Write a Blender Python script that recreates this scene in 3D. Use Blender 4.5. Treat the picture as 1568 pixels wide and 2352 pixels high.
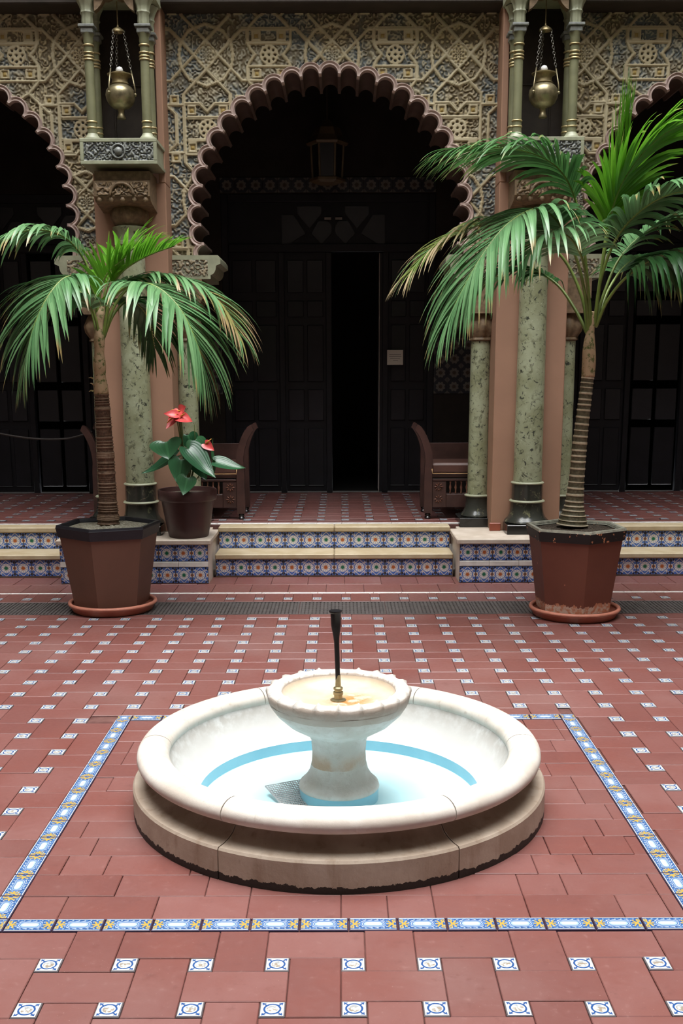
import bpy, math, random
import numpy as np
from mathutils import Vector, Matrix

for o in list(bpy.data.objects):
    bpy.data.objects.remove(o)
scn = bpy.context.scene
C = scn.collection
R = math.radians
PI = math.pi

# ------------------------------------------------------------------ camera
FOC, PITCH, CAMH, ROLL = 2430.0, R(11.5), 1.6, R(0.18)
HORIZON = 857.0
CX = 786.0
CY = HORIZON + FOC * math.tan(PITCH)
cam_d = bpy.data.cameras.new('camera')
cam = bpy.data.objects.new('camera', cam_d)
C.objects.link(cam)
cam_d.sensor_fit = 'VERTICAL'
cam_d.sensor_height = 36.0
cam_d.lens = FOC / 2352.0 * 36.0
cam_d.shift_y = (CY - 1176.0) / 2352.0
cam_d.shift_x = -(CX - 784.0) / 2352.0
cam_d.clip_end = 200
cam.location = (0, 0, CAMH)
cam.matrix_world = Matrix.Translation((0, 0, CAMH)) @ Matrix.Rotation(PI / 2 - PITCH, 4, 'X') @ Matrix.Rotation(-ROLL, 4, 'Z')
scn.camera = cam

# ------------------------------------------------------------------ light: overcast sky over an open courtyard
scn.view_settings.view_transform = 'Standard'
scn.view_settings.look = 'None'
scn.view_settings.gamma = 1.0
scn.view_settings.use_curve_mapping = False
scn.view_settings.exposure = 0.14
world = bpy.data.worlds.new('sky')
scn.world = world
world.use_nodes = True
bg = world.node_tree.nodes['Background']
bg.inputs[0].default_value = (0.97, 0.985, 1.0, 1)
bg.inputs[1].default_value = 8.6
sun_d = bpy.data.lights.new('overcast_sun', 'SUN')
sun_d.energy = 3.2
sun_d.angle = R(44)
sun_d.color = (1.0, 0.98, 0.95)
sun = bpy.data.objects.new('overcast_sun', sun_d)
C.objects.link(sun)
sun.rotation_euler = (R(0), 0, 0)
sun.location = (0, 2, 12)


def at(x, y, Y):
    """world point seen at photo pixel x, y on the plane at distance Y"""
    u, v = x - CX, y - CY
    c, s = math.cos(ROLL), math.sin(ROLL)
    u, v = c * u - s * v, s * u + c * v
    d = (u, FOC * math.cos(PITCH) - v * math.sin(PITCH), -FOC * math.sin(PITCH) - v * math.cos(PITCH))
    return Vector((d[0] / d[1] * Y, Y, d[2] / d[1] * Y + CAMH))


# ------------------------------------------------------------------ mesh helpers
class MB:
    def __init__(self):
        self.v, self.f, self.uv = [], [], []

    def face(self, ids, uv=None):
        self.f.append(tuple(ids))
        self.uv.append(uv)

    def box(self, x0, x1, y0, y1, z0, z1, M=None):
        b = len(self.v)
        pts = [(x0, y0, z0), (x1, y0, z0), (x1, y1, z0), (x0, y1, z0), (x0, y0, z1), (x1, y0, z1), (x1, y1, z1), (x0, y1, z1)]
        if M is not None:
            pts = [tuple(M @ Vector(p)) for p in pts]
        self.v += pts
        for q in ((0, 3, 2, 1), (4, 5, 6, 7), (0, 1, 5, 4), (1, 2, 6, 5), (2, 3, 7, 6), (3, 0, 4, 7)):
            self.face([b + i for i in q])
        return self

    def bbox(self, x0, x1, y0, y1, z0, z1, e=0.004):
        """box with chamfered edges on all twelve sides"""
        b = len(self.v)
        xs, ys, zs = (x0, x1), (y0, y1), (z0, z1)
        idx = {}
        for i in (0, 1):
            for j in (0, 1):
                for k in (0, 1):
                    dx, dy, dz = (e if i == 0 else -e), (e if j == 0 else -e), (e if k == 0 else -e)
                    for ax in range(3):
                        p = [xs[i] + dx, ys[j] + dy, zs[k] + dz]
                        p[ax] = (xs, ys, zs)[ax][(i, j, k)[ax]]
                        idx[i, j, k, ax] = len(self.v)
                        self.v.append(tuple(p))
        for ax in range(3):
            o1, o2 = [a for a in range(3) if a != ax]
            for s in (0, 1):
                q = []
                for a, c in ((0, 0), (1, 0), (1, 1), (0, 1)):
                    key = [0, 0, 0]
                    key[ax] = s
                    key[o1] = a
                    key[o2] = c
                    q.append(idx[key[0], key[1], key[2], ax])
                self.face(q)
        for ax in range(3):
            o1, o2 = [a for a in range(3) if a != ax]
            for s1 in (0, 1):
                for s2 in (0, 1):
                    q = []
                    for s, wa in ((0, o1), (1, o1), (1, o2), (0, o2)):
                        key = [0, 0, 0]
                        key[ax] = s
                        key[o1] = s1
                        key[o2] = s2
                        q.append(idx[key[0], key[1], key[2], wa])
                    self.face(q)
        for i in (0, 1):
            for j in (0, 1):
                for k in (0, 1):
                    self.face([idx[i, j, k, 0], idx[i, j, k, 1], idx[i, j, k, 2]])
        return self

    def lathe(self, prof, c=(0, 0, 0), n=32, a0=0.0, a1=2 * PI, closed=False, caps=False, uvh=False, wob=None):
        full = abs(a1 - a0 - 2 * PI) < 1e-6
        m = n if full else n + 1
        b = len(self.v)
        k = len(prof)
        for i in range(m):
            a = a0 + (a1 - a0) * i / n
            ca, sa = math.cos(a), math.sin(a)
            for j, (r, z) in enumerate(prof):
                if wob:
                    r, z = wob(a, r, z, j)
                self.v.append((c[0] + r * ca, c[1] + r * sa, c[2] + z))
        for i in range(n):
            i2 = (i + 1) % m
            for j in range(k if closed else k - 1):
                j2 = (j + 1) % k
                uv = None
                if uvh:
                    u0, u1, v0, v1 = i / n, (i + 1) / n, j / (k - 1), (j + 1) / (k - 1)
                    uv = [(u0, v0), (u1, v0), (u1, v1), (u0, v1)]
                self.face([b + i * k + j, b + i2 * k + j, b + i2 * k + j2, b + i * k + j2], uv)
        if caps and not full:
            self.face([b + j for j in range(k)][::-1])
            self.face([b + n * k + j for j in range(k)])
        return self

    def tube(self, pts, rad, n=8, cap=True):
        pts = [Vector(p) for p in pts]
        if not hasattr(rad, '__len__'):
            rad = [rad] * len(pts)
        b = len(self.v)
        ref = None
        N = len(pts)
        for i, p in enumerate(pts):
            t = (pts[min(i + 1, N - 1)] - pts[max(i - 1, 0)]).normalized()
            if ref is None:
                ref = Vector((0, 0, 1)) if abs(t.z) < .9 else Vector((1, 0, 0))
            s = t.cross(ref).normalized()
            u = s.cross(t).normalized()
            ref = u
            for k in range(n):
                a = 2 * PI * k / n
                self.v.append(tuple(p + (s * math.cos(a) + u * math.sin(a)) * rad[i]))
        for i in range(N - 1):
            for k in range(n):
                k2 = (k + 1) % n
                uv = [(k / n, i / (N - 1)), ((k + 1) / n, i / (N - 1)), ((k + 1) / n, (i + 1) / (N - 1)), (k / n, (i + 1) / (N - 1))]
                self.face([b + i * n + k, b + i * n + k2, b + (i + 1) * n + k2, b + (i + 1) * n + k], uv)
        if cap:
            self.face([b + k for k in range(n)][::-1])
            self.face([b + (N - 1) * n + k for k in range(n)])
        return self

    def prism(self, poly, y0, y1, axis='y'):
        """polygon in the plane across axis, pushed from y0 to y1 along it"""
        b = len(self.v)
        n = len(poly)
        for y in (y0, y1):
            for p in poly:
                if axis == 'y':
                    self.v.append((p[0], y, p[1]))
                elif axis == 'x':
                    self.v.append((y, p[0], p[1]))
                else:
                    self.v.append((p[0], p[1], y))
        self.face(range(b, b + n))
        self.face(range(b + 2 * n - 1, b + n - 1, -1))
        for i in range(n):
            j = (i + 1) % n
            self.face([b + i, b + n + i, b + n + j, b + j])
        return self

    def mesh(self, name, smooth=False):
        me = bpy.data.meshes.new(name)
        me.from_pydata(self.v, [], self.f)
        if any(u for u in self.uv):
            l = me.uv_layers.new(name='UVMap')
            flat = []
            for f, u in zip(self.f, self.uv):
                flat += list(u) if u else [(0.5, 0.5)] * len(f)
            l.data.foreach_set('uv', [c for p in flat for c in p])
        me.validate()
        me.update()
        if smooth is True:
            me.polygons.foreach_set('use_smooth', [True] * len(me.polygons))
        elif smooth:
            me.polygons.foreach_set('use_smooth', [True] * len(me.polygons))
            me.set_sharp_from_angle(angle=R(smooth))
        return me

    def build(self, name, mat, parent=None, smooth=False, fix=True, local=False):
        me = self.mesh(name, smooth)
        if fix:
            import bmesh
            bm = bmesh.new()
            bm.from_mesh(me)
            bmesh.ops.recalc_face_normals(bm, faces=bm.faces)
            bm.to_mesh(me)
            bm.free()
        me.materials.append(mat)
        return link(name, me, parent, local)


def link(name, me, parent=None, local=False, loc=None, rotz=0):
    o = bpy.data.objects.new(name, me)
    C.objects.link(o)
    if loc is not None:
        o.location = loc
    if rotz:
        o.rotation_euler = (0, 0, rotz)
    if parent is not None:
        o.parent = parent
        if not local and parent.type == 'EMPTY':
            o.matrix_parent_inverse = Matrix.Translation(-Vector(parent.location))
    return o


def tag(o, label=None, cat=None, group=None, kind=None):
    if label:
        o['label'] = label
    if cat:
        o['category'] = cat
    if group:
        o['group'] = group
    if kind:
        o['kind'] = kind
    return o


def thing(name, label, cat, loc=(0, 0, 0), group=None):
    o = bpy.data.objects.new(name, None)
    C.objects.link(o)
    o.empty_display_size = 0.1
    o.location = loc
    return tag(o, label, cat, group)


def struct(name, mb, mat, label=None, smooth=False):
    o = mb.build(name, mat, None, smooth)
    return tag(o, label, None, None, 'structure')


def copy_tree(o, dx=Vector((0, 0, 0)), parent=None):
    c = o.copy()
    C.objects.link(c)
    if parent is not None:
        c.parent = parent
    else:
        c.location = Vector(o.location) + Vector(dx)
    for ch in [k for k in list(o.children)]:
        copy_tree(ch, dx, c)
    return c


# ------------------------------------------------------------------ shader helpers
class S:
    """a shader value; arithmetic makes Math nodes"""
    def __init__(self, nt, sock):
        self.nt, self.s = nt, sock

    def op(self, kind, *args, clamp=False):
        n = self.nt.nodes.new('ShaderNodeMath')
        n.operation = kind
        n.use_clamp = clamp
        for i, a in enumerate((self,) + args):
            if isinstance(a, S):
                self.nt.links.new(a.s, n.inputs[i])
            else:
                n.inputs[i].default_value = a
        return S(self.nt, n.outputs[0])

    def __add__(self, o): return self.op('ADD', o)
    def __sub__(self, o): return self.op('SUBTRACT', o)
    def __mul__(self, o): return self.op('MULTIPLY', o)
    def __truediv__(self, o): return self.op('DIVIDE', o)
    def __rsub__(self, o): return (self * -1.0) + o
    __radd__ = __add__
    __rmul__ = __mul__
    def abs(self): return self.op('ABSOLUTE')
    def sin(self): return self.op('SINE')
    def cos(self): return self.op('COSINE')
    def lt(self, o): return self.op('LESS_THAN', o)
    def gt(self, o): return self.op('GREATER_THAN', o)
    def min(self, o): return self.op('MINIMUM', o)
    def max(self, o): return self.op('MAXIMUM', o)
    def sqrt(self): return self.op('SQRT')
    def frac(self): return self.op('FRACT')
    def atan2(self, o): return self.op('ARCTAN2', o)
    def ramp(self, lo, hi):
        n = self.nt.nodes.new('ShaderNodeMapRange')
        n.interpolation_type = 'SMOOTHSTEP'
        self.nt.links.new(self.s, n.inputs[0])
        n.inputs[1].default_value, n.inputs[2].default_value = lo, hi
        return S(self.nt, n.outputs[0])


def hyp(x, y):
    return (x * x + y * y).sqrt()


class Mat:
    def __init__(self, name, rough=0.5, spec=0.5, metal=0.0, base=(0.5, 0.5, 0.5)):
        self.m = bpy.data.materials.new(name)
        self.m.use_nodes = True
        self.nt = self.m.node_tree
        self.b = self.nt.nodes['Principled BSDF']
        self.out = self.nt.nodes['Material Output']
        self.b.inputs['Roughness'].default_value = rough
        self.b.inputs['Specular IOR Level'].default_value = spec
        self.b.inputs['Metallic'].default_value = metal
        self.b.inputs['Base Color'].default_value = (*base, 1)

    def node(self, t):
        return self.nt.nodes.new(t)

    def coord(self, which='Object'):
        k = '_c' + which
        if not hasattr(self, k):
            setattr(self, k, self.node('ShaderNodeTexCoord').outputs[which])
        return getattr(self, k)

    def world(self):
        if not hasattr(self, '_w'):
            self._w = self.node('ShaderNodeNewGeometry').outputs['Position']
        return self._w

    def xyz(self, sock):
        n = self.node('ShaderNodeSeparateXYZ')
        self.nt.links.new(sock, n.inputs[0])
        return [S(self.nt, n.outputs[i]) for i in range(3)]

    def noise(self, scale=5, detail=3, rough=0.55, vec=None, dist=0.0):
        n = self.node('ShaderNodeTexNoise')
        n.inputs['Scale'].default_value = scale
        n.inputs['Detail'].default_value = detail
        n.inputs['Roughness'].default_value = rough
        n.inputs['Distortion'].default_value = dist
        self.nt.links.new(vec if vec is not None else self.world(), n.inputs['Vector'])
        return S(self.nt, n.outputs['Fac'])

    def voro(self, scale=5, vec=None, feature='F1'):
        n = self.node('ShaderNodeTexVoronoi')
        n.feature = feature
        n.inputs['Scale'].default_value = scale
        self.nt.links.new(vec if vec is not None else self.world(), n.inputs['Vector'])
        return S(self.nt, n.outputs['Distance'])

    def rnd(self):
        a = self.node('ShaderNodeObjectInfo').outputs['Random']
        b = self.node('ShaderNodeNewGeometry').outputs['Random Per Island']
        return (S(self.nt, a) + S(self.nt, b)).frac()

    def attr(self, name):
        n = self.node('ShaderNodeAttribute')
        n.attribute_name = name
        return S(self.nt, n.outputs['Fac'])

    def mix(self, fac, a, b):
        n = self.node('ShaderNodeMix')
        n.data_type = 'RGBA'
        if isinstance(fac, S):
            self.nt.links.new(fac.s, n.inputs[0])
        else:
            n.inputs[0].default_value = fac
        for i, c in ((6, a), (7, b)):
            if isinstance(c, S):
                self.nt.links.new(c.s, n.inputs[i])
            else:
                n.inputs[i].default_value = (*c, 1)
        return S(self.nt, n.outputs[2])

    def color(self, c):
        if isinstance(c, S):
            self.nt.links.new(c.s, self.b.inputs['Base Color'])
        else:
            self.b.inputs['Base Color'].default_value = (*c, 1)
        return self

    def rough(self, r):
        if isinstance(r, S):
            self.nt.links.new(r.s, self.b.inputs['Roughness'])
        else:
            self.b.inputs['Roughness'].default_value = r
        return self

    def bump(self, h, strength=0.4, dist=0.01):
        n = self.node('ShaderNodeBump')
        n.inputs['Strength'].default_value = strength
        n.inputs['Distance'].default_value = dist
        self.nt.links.new(h.s, n.inputs['Height'])
        self.nt.links.new(n.outputs[0], self.b.inputs['Normal'])
        return self


M = {}

# terracotta floor tile
k = Mat('terracotta', 0.42, 0.5)
n1, n2 = k.noise(3.0, 4), k.noise(38, 4)
r = k.rnd()
c = k.mix(r, (0.140, 0.049, 0.042), (0.190, 0.080, 0.071))
c = k.mix(n1.ramp(.35, .75), c, (0.160, 0.053, 0.043))
c = k.mix(n2.ramp(.60, .80) * 0.45, c, (0.26, 0.135, 0.118))
sp = k.noise(150, 2)
c = k.mix(sp.ramp(.70, .78) * .35, c, (0.46, 0.34, 0.29))
c = k.mix(k.noise(1.1, 3).ramp(.45, .7) * .30, c, (0.225, 0.145, 0.135))
mp = k.node('ShaderNodeMapping')
mp.inputs['Scale'].default_value = (34, 9, 20)
mp.inputs['Rotation'].default_value = (0, 0, .6)
k.nt.links.new(k.world(), mp.inputs['Vector'])
scr = k.noise(6.0, 3, .6, mp.outputs[0])
c = k.mix(scr.ramp(.70, .76) * .4, c, (0.34, 0.25, 0.22))
c = k.mix(k.noise(16, 5, .7).ramp(.56, .72) * .45, c, (0.115, 0.040, 0.034))
k.color(c).rough(n2 * 0.22 + 0.28)
k.bump(n2, .12, .004)
M['terra'] = k.m
k = Mat('grout', 0.85, 0.2)
k.color(k.mix(k.noise(12, 4).ramp(.4, .7), (0.085, 0.036, 0.031), (0.14, 0.068, 0.058)))
M['grout'] = k.m

# small picture tile: white with a blue ring, corner flourishes, a sepia picture
k = Mat('picture_tile', 0.22, 0.5)
u, v, _ = k.xyz(k.coord('UV'))
x, y = u - .5, v - .5
d = hyp(x, y)
ax, ay = x.abs(), y.abs()
white = (0.47, 0.48, 0.46)
blue = (0.022, 0.070, 0.215)
wob = (k.noise(120, 2) - .5) * .04
ring = ((d + wob - .335).abs()).lt(.042)
diag = (ax - ay).abs()
arm = diag.lt(.05) * d.gt(.36) * (ax.max(ay)).lt(.44)
arm2 = ((ax.max(ay) - .40).abs()).lt(.022) * (ax.min(ay)).gt(.27)
pic = k.noise(95, 4, .6)
c = k.mix(d.lt(.24) * pic.ramp(.44, .56) * .85, white, (0.22, 0.165, 0.115))
c = k.mix(d.lt(.29) * y.gt(.08) * .4, c, (0.34, 0.42, 0.49))
c = k.mix(ring.max(arm).max(arm2), c, blue)
c = k.mix((ax.max(ay)).gt(.485), c, (0.12, 0.11, 0.12))
k.color(c)
M['picture'] = k.m

# border tile: 2:1, blue with an oblong white cartouche and yellow crosses
k = Mat('border_tile', 0.22, 0.5)
u, v, _ = k.xyz(k.coord('UV'))
x, y = (u - .5) * 2.0, v - .5
ax, ay = x.abs(), y.abs()
st = hyp((ax - .22).max(0.0), y * 1.12)
sc = ((x * 22.0).cos() * .025)
wv = k.noise(110, 2)
c = k.mix(wv.ramp(.50, .58), (0.030, 0.080, 0.22), (0.070, 0.155, 0.33))
curl = ((x * 24.0).sin() * (y * 26.0).cos())
c = k.mix(curl.gt(.6), c, (0.28, 0.36, 0.43))
yel = (ax - .80).abs().lt(.16) * ay.lt(.30) * (((ax - .80) * 1.6).abs() - ay).abs().lt(.075)
yel2 = ay.lt(.05) * (ax - .73).abs().lt(.15)
yel3 = (hyp(ax - 0.93, ay - .26) - .09).abs().lt(.033)
c = k.mix(yel.max(yel2).max(yel3), c, (0.40, 0.275, 0.055))
c = k.mix((st + sc).lt(.36), c, (0.40, 0.44, 0.45))
c = k.mix((st - .30).abs().lt(.035), c, (0.07, 0.155, 0.34))
c = k.mix(st.lt(.235), c, (0.05, 0.12, 0.30))
c = k.mix(st.lt(.19), c, (0.29, 0.40, 0.48))
c = k.mix(hyp((ax - .22).max(0.0), y - .02).lt(.115), c, (0.47, 0.49, 0.48))
c = k.mix(ay.gt(.455), c, (0.45, 0.46, 0.45))
c = k.mix(ax.gt(.982), c, (0.05, 0.04, 0.08))
k.color(c)
M['border'] = k.m


def star_tile(name, core):
    k = Mat(name, 0.25, 0.5)
    u, v, _ = k.xyz(k.coord('UV'))
    x, y = u - .5, v - .5
    d = hyp(x, y)
    a = y.atan2(x)
    c10 = (a * 10.0).cos()
    blue = (0.055, 0.125, 0.42)
    cream = (0.60, 0.58, 0.53)
    c = k.mix(k.noise(60, 2).ramp(.4, .6), blue, (0.08, 0.17, 0.46))
    # cream strapwork outside the star
    ax, ay = x.abs(), y.abs()
    l1 = ((ax + ay - .50).abs()).lt(.028)
    l2 = ((ax * 2.1 - ay - .27).abs()).lt(.05) * d.gt(.33)
    l3 = ((ay * 2.1 - ax - .27).abs()).lt(.05) * d.gt(.33)
    c = k.mix(l1.max(l2).max(l3), c, cream)
    # black shapes towards the corners and the side rosettes
    qx, qy = .5 - ax, .5 - ay
    blk = hyp(qx, qy - .13).lt(.075)
    blk2 = hyp(qx - .15, qy - .06).lt(.055)
    c = k.mix(blk.max(blk2), c, (0.012, 0.012, 0.018))
    ro = hyp(qx, ay)
    c = k.mix(ro.lt(.15 + 0.0), c, cream)
    c = k.mix(ro.lt(.085), c, (0.33, 0.115, 0.04))
    # petals
    c = k.mix((d + c10 * .018).lt(.295), c, (0.68, 0.67, 0.62))
    c = k.mix(c10.lt(-.80) * d.gt(.15) * d.lt(.30), c, (0.20, 0.27, 0.50))
    c = k.mix((d + c10 * -.035).lt(.125), c, core)
    c = k.mix(ax.max(ay).gt(.492), c, (0.10, 0.10, 0.12))
    k.color(c)
    return k.m


M['star_orange'] = star_tile('star_tile_orange', (0.42, 0.12, 0.03))
M['star_green'] = star_tile('star_tile_green', (0.012, 0.14, 0.075))

k = Mat('white_glaze', 0.25, 0.5)
k.color(k.mix(k.noise(20, 4).ramp(.3, .8), (0.78, 0.76, 0.73), (0.62, 0.59, 0.56)))
M['glaze'] = k.m

# step stone, buff and worn
k = Mat('step_stone', 0.55, 0.4)
n1, n2 = k.noise(7, 5), k.noise(45, 4)
c = k.mix(n1.ramp(.35, .7), (0.40, 0.315, 0.19), (0.48, 0.40, 0.27))
c = k.mix(n2.ramp(.62, .75) * .5, c, (0.35, 0.26, 0.16))
k.color(c).bump(n2, .3, .006)
M['stepstone'] = k.m
k = Mat('pedestal_stone', 0.55, 0.4)
n1, n2 = k.noise(6, 5), k.noise(40, 4)
c = k.mix(n1.ramp(.35, .7), (0.50, 0.42, 0.34), (0.62, 0.54, 0.46))
c = k.mix(n2.ramp(.6, .78) * .5, c, (0.33, 0.27, 0.22))
k.color(c).bump(n2, .3, .006)
M['pedstone'] = k.m

# fountain limestone
k = Mat('fountain_stone', 0.55, 0.4)
n1, n2, n3 = k.noise(5, 5), k.noise(30, 5, .65), k.noise(90, 3)
X, Y, Z = k.xyz(k.world())
c = k.mix(n1.ramp(.35, .7), (0.50, 0.44, 0.38), (0.63, 0.585, 0.53))
c = k.mix(n2.ramp(.56, .74) * .55, c, (0.36, 0.28, 0.22))
dirt = (Z + (n2 - .5) * .05).lt(.024)
c = k.mix(dirt, c, (0.022, 0.016, 0.013))
low = (Z + (n1 - .5) * .1).ramp(.15, .02)
c = k.mix(low * .8, c, (0.36, 0.27, 0.19))
k.color(c).bump(n2, .25, .006)
M['fstone'] = k.m
# base course: the same stone, brown with damp
k = Mat('fountain_base_stone', 0.6, 0.35)
n1, n2 = k.noise(5, 5), k.noise(26, 5, .65)
X, Y, Z = k.xyz(k.world())
st_ = k.node('ShaderNodeMapping')
st_.inputs['Scale'].default_value = (18, 18, 2.2)
k.nt.links.new(k.world(), st_.inputs['Vector'])
run = k.noise(1.0, 4, .6, st_.outputs[0])
c = k.mix(n1.ramp(.35, .7), (0.33, 0.258, 0.197), (0.44, 0.365, 0.295))
c = k.mix(run.ramp(.52, .72) * .6, c, (0.22, 0.15, 0.10))
c = k.mix(n2.ramp(.60, .76) * .5, c, (0.20, 0.145, 0.105))
c = k.mix((Z + (n2 - .5) * .05).lt(.024), c, (0.022, 0.016, 0.013))
k.color(c).bump(n2, .3, .006)
M['fbase'] = k.m
# bowl and pedestal, limescale over pale stone
k = Mat('fountain_bowl_stone', 0.6, 0.35)
n1, n2 = k.noise(9, 5), k.noise(34, 5, .7)
X, Y, Z = k.xyz(k.world())
c = k.mix(n1.ramp(.35, .7), (0.47, 0.435, 0.39), (0.58, 0.56, 0.53))
c = k.mix(n2.ramp(.50, .72) * .6, c, (0.40, 0.35, 0.30))
zz = Z + (n1 - .5) * .03
rust = zz.gt(.145) * zz.ramp(.225, .165) * n1.ramp(.35, .6)
c = k.mix(rust * .75, c, (0.38, 0.22, 0.11))
collar = zz.gt(.368) * zz.lt(.432)
c = k.mix(collar * .6, c, (0.34, 0.26, 0.20))
k.color(c).bump(n2, .45, .006)
M['bowl'] = k.m
k = Mat('bowl_inside', 0.5, 0.35)
n1, n2 = k.noise(9, 4), k.noise(30, 4)
X, Y, Z = k.xyz(k.world())
rd = hyp(X - .03, Y - 3.82)
c = k.mix(n1.ramp(.3, .7), (0.48, 0.38, 0.27), (0.54, 0.46, 0.36))
c = k.mix((rd + (n2 - .5) * .12).ramp(.13, .03) * n2.ramp(.36, .55), c, (0.44, 0.19, 0.05))
k.color(c).bump(n2, .2, .004)
M['bowlin'] = k.m
k = Mat('basin_inside', 0.55, 0.35)
n1, n2 = k.noise(4, 5), k.noise(28, 4)
X, Y, Z = k.xyz(k.world())
c = k.mix(n1.ramp(.35, .7), (0.52, 0.50, 0.475), (0.60, 0.59, 0.57))
c = k.mix((Z + (n1 - .5) * .08).ramp(.10, .21) * n2.ramp(.25, .65) * .7, c, (0.33, 0.285, 0.245))
k.color(c).bump(n2, .15, .004)
M['basin'] = k.m
k = Mat('pool_blue_paint', 0.35, 0.5)
k.color(k.mix(k.noise(6, 4).ramp(.3, .7), (0.19, 0.42, 0.52), (0.225, 0.465, 0.56)))
M['poolblue'] = k.m
k = Mat('pool_blue_lit', 0.35, 0.5)  # same blue as the band, paler: the top light is put into the colour
k.color(k.mix(k.noise(5, 4).ramp(.3, .7), (0.40, 0.66, 0.72), (0.45, 0.70, 0.755)))
M['poolbluelit'] = k.m


def plain(name, col, rough=.5, spec=.5, metal=0., var=.25, scale=9, bump=0., bscale=40):
    k = Mat(name, rough, spec, metal)
    dark = tuple(c * (1 - var) for c in col)
    k.color(k.mix(k.noise(scale, 4).ramp(.3, .7), dark, col))
    if bump:
        k.bump(k.noise(bscale, 4), bump, .006)
    return k.m


M['brass'] = plain('aged_brass', (0.34, 0.29, 0.17), .34, .5, .75, .5, 22)
M['brassdull'] = plain('dull_brass', (0.40, 0.32, 0.17), .45, .5, .7, .4, 30)
M['blackpipe'] = plain('black_plastic', (0.008, 0.0075, 0.009), .4, .25)
M['chain'] = plain('dull_chain', (0.22, 0.21, 0.18), .4, .5, .6, .3, 30)
M['galv'] = plain('galvanised_sheet', (0.42, 0.45, 0.46), .5, .5, .3, .35, 20)
M['iron'] = plain('drain_iron', (0.13, 0.115, 0.11), .5, .5, .3, .4, 20)
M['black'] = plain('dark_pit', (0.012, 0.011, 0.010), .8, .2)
M['salmon'] = plain('salmon_plaster', (0.335, 0.19, 0.124), .6, .35, 0, .14, 2.2, .06, 60)
M['mauve'] = plain('mauve_plaster', (0.42, 0.315, 0.275), .55, .4, 0, .15, 6, .1, 60)
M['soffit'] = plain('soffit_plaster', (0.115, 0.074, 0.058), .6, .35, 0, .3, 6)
M['olive'] = plain('olive_paint', (0.175, 0.175, 0.095), .4, .5, 0, .25, 9, .05, 60)
M['olivepale'] = plain('pale_olive_paint', (0.30, 0.31, 0.21), .45, .45, 0, .25, 12, .1, 50)
M['gold'] = plain('gold_ring', (0.42, 0.33, 0.16), .4, .5, .4, .3, 20)
M['umber'] = plain('umber_carving', (0.22, 0.15, 0.085), .55, .4, 0, .45, 30, .3, 60)
M['nichedark'] = plain('niche_panel', (0.055, 0.042, 0.032), .5, .4, 0, .4, 8)
M['wood'] = plain('bench_wood', (0.060, 0.027, 0.021), .4, .5, 0, .4, 8, .1, 50)
M['cushion'] = plain('bench_leather', (0.085, 0.036, 0.026), .45, .5, 0, .3, 9, .1, 60)
M['piping'] = plain('gold_piping', (0.50, 0.30, 0.14), .5, .4)
M['darkdoor'] = plain('black_door_wood', (0.010, 0.010, 0.013), .5, .3, 0, .3, 6)
M['pane'] = plain('smoky_pane', (0.020, 0.020, 0.024), .25, .35, 0, .15, 3)
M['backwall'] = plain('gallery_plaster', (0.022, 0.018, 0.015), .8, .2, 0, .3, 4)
M['courtwall'] = plain('courtyard_plaster', (0.17, 0.145, 0.12), .8, .2, 0, .2, 2)  # dark tone stands in for the shade of unseen arcades
M['overhang'] = plain('dark_beam_wood', (0.045, 0.035, 0.028), .7, .3, 0, .3, 6)
M['paper'] = plain('notice_paper', (0.62, 0.58, 0.50), .7, .3, 0, .08, 5)
M['ink'] = plain('notice_ink', (0.16, 0.15, 0.14), .7, .3)
M['potbrown'] = plain('brown_pot_paint', (0.145, 0.069, 0.047), .55, .4, 0, .12, 3, .06, 70)
M['rimblack'] = plain('black_pot_rim', (0.016, 0.017, 0.024), .5, .4, 0, .3, 20)
M['clay'] = plain('clay_saucer', (0.42, 0.135, 0.085), .5, .4, 0, .25, 8, .08, 60)
M['clayrim'] = plain('clay_saucer_rim', (0.52, 0.20, 0.135), .5, .4, 0, .2, 12, .08, 60)
M['plastic'] = plain('dark_plastic_pot', (0.062, 0.026, 0.024), .42, .5, 0, .25, 8)
M['mortar'] = plain('pale_pot_crust', (0.42, 0.42, 0.34), .8, .2, 0, .4, 30, .4, 80)
M['bulb'] = plain('white_glass_bulb', (0.82, 0.82, 0.80), .15, .5, 0, .05)
M['plinth'] = plain('black_marble', (0.018, 0.018, 0.017), .2, .5, 0, .4, 12)
M['quarry'] = plain('red_quarry_tile', (0.30, 0.075, 0.04), .4, .5, 0, .25, 14)
M['lantern'] = plain('dark_lantern_wood', (0.12, 0.085, 0.045), .5, .4, 0, .3, 12)
M['rope'] = plain('barrier_rope', (0.03, 0.024, 0.022), .8, .2)

# right-hand pot: red-brown paint flaking to bare clay low down
k = Mat('flaking_pot_paint', .55, .4)
X, Y, Z = k.xyz(k.world())
n1, n2 = k.noise(16, 5, .6), k.noise(40, 4)
c = k.mix(k.noise(3, 3).ramp(.3, .7), (0.135, 0.042, 0.026), (0.165, 0.055, 0.034))
fl = (Z + (n2 - .5) * .09).lt(.105)
c = k.mix(fl, c, k.mix(n2.ramp(.4, .6), (0.48, 0.20, 0.11), (0.55, 0.44, 0.36)))
c = k.mix(k.noise(22, 2).gt(.735), c, (0.50, 0.20, 0.11))
k.color(c)
M['potred'] = k.m
k = Mat('flaking_black_rim', .55, .4)
c = k.mix(k.noise(26, 3).gt(.64), (0.014, 0.012, 0.012), (0.58, 0.27, 0.14))
k.color(c)
M['rimflake'] = k.m

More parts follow.
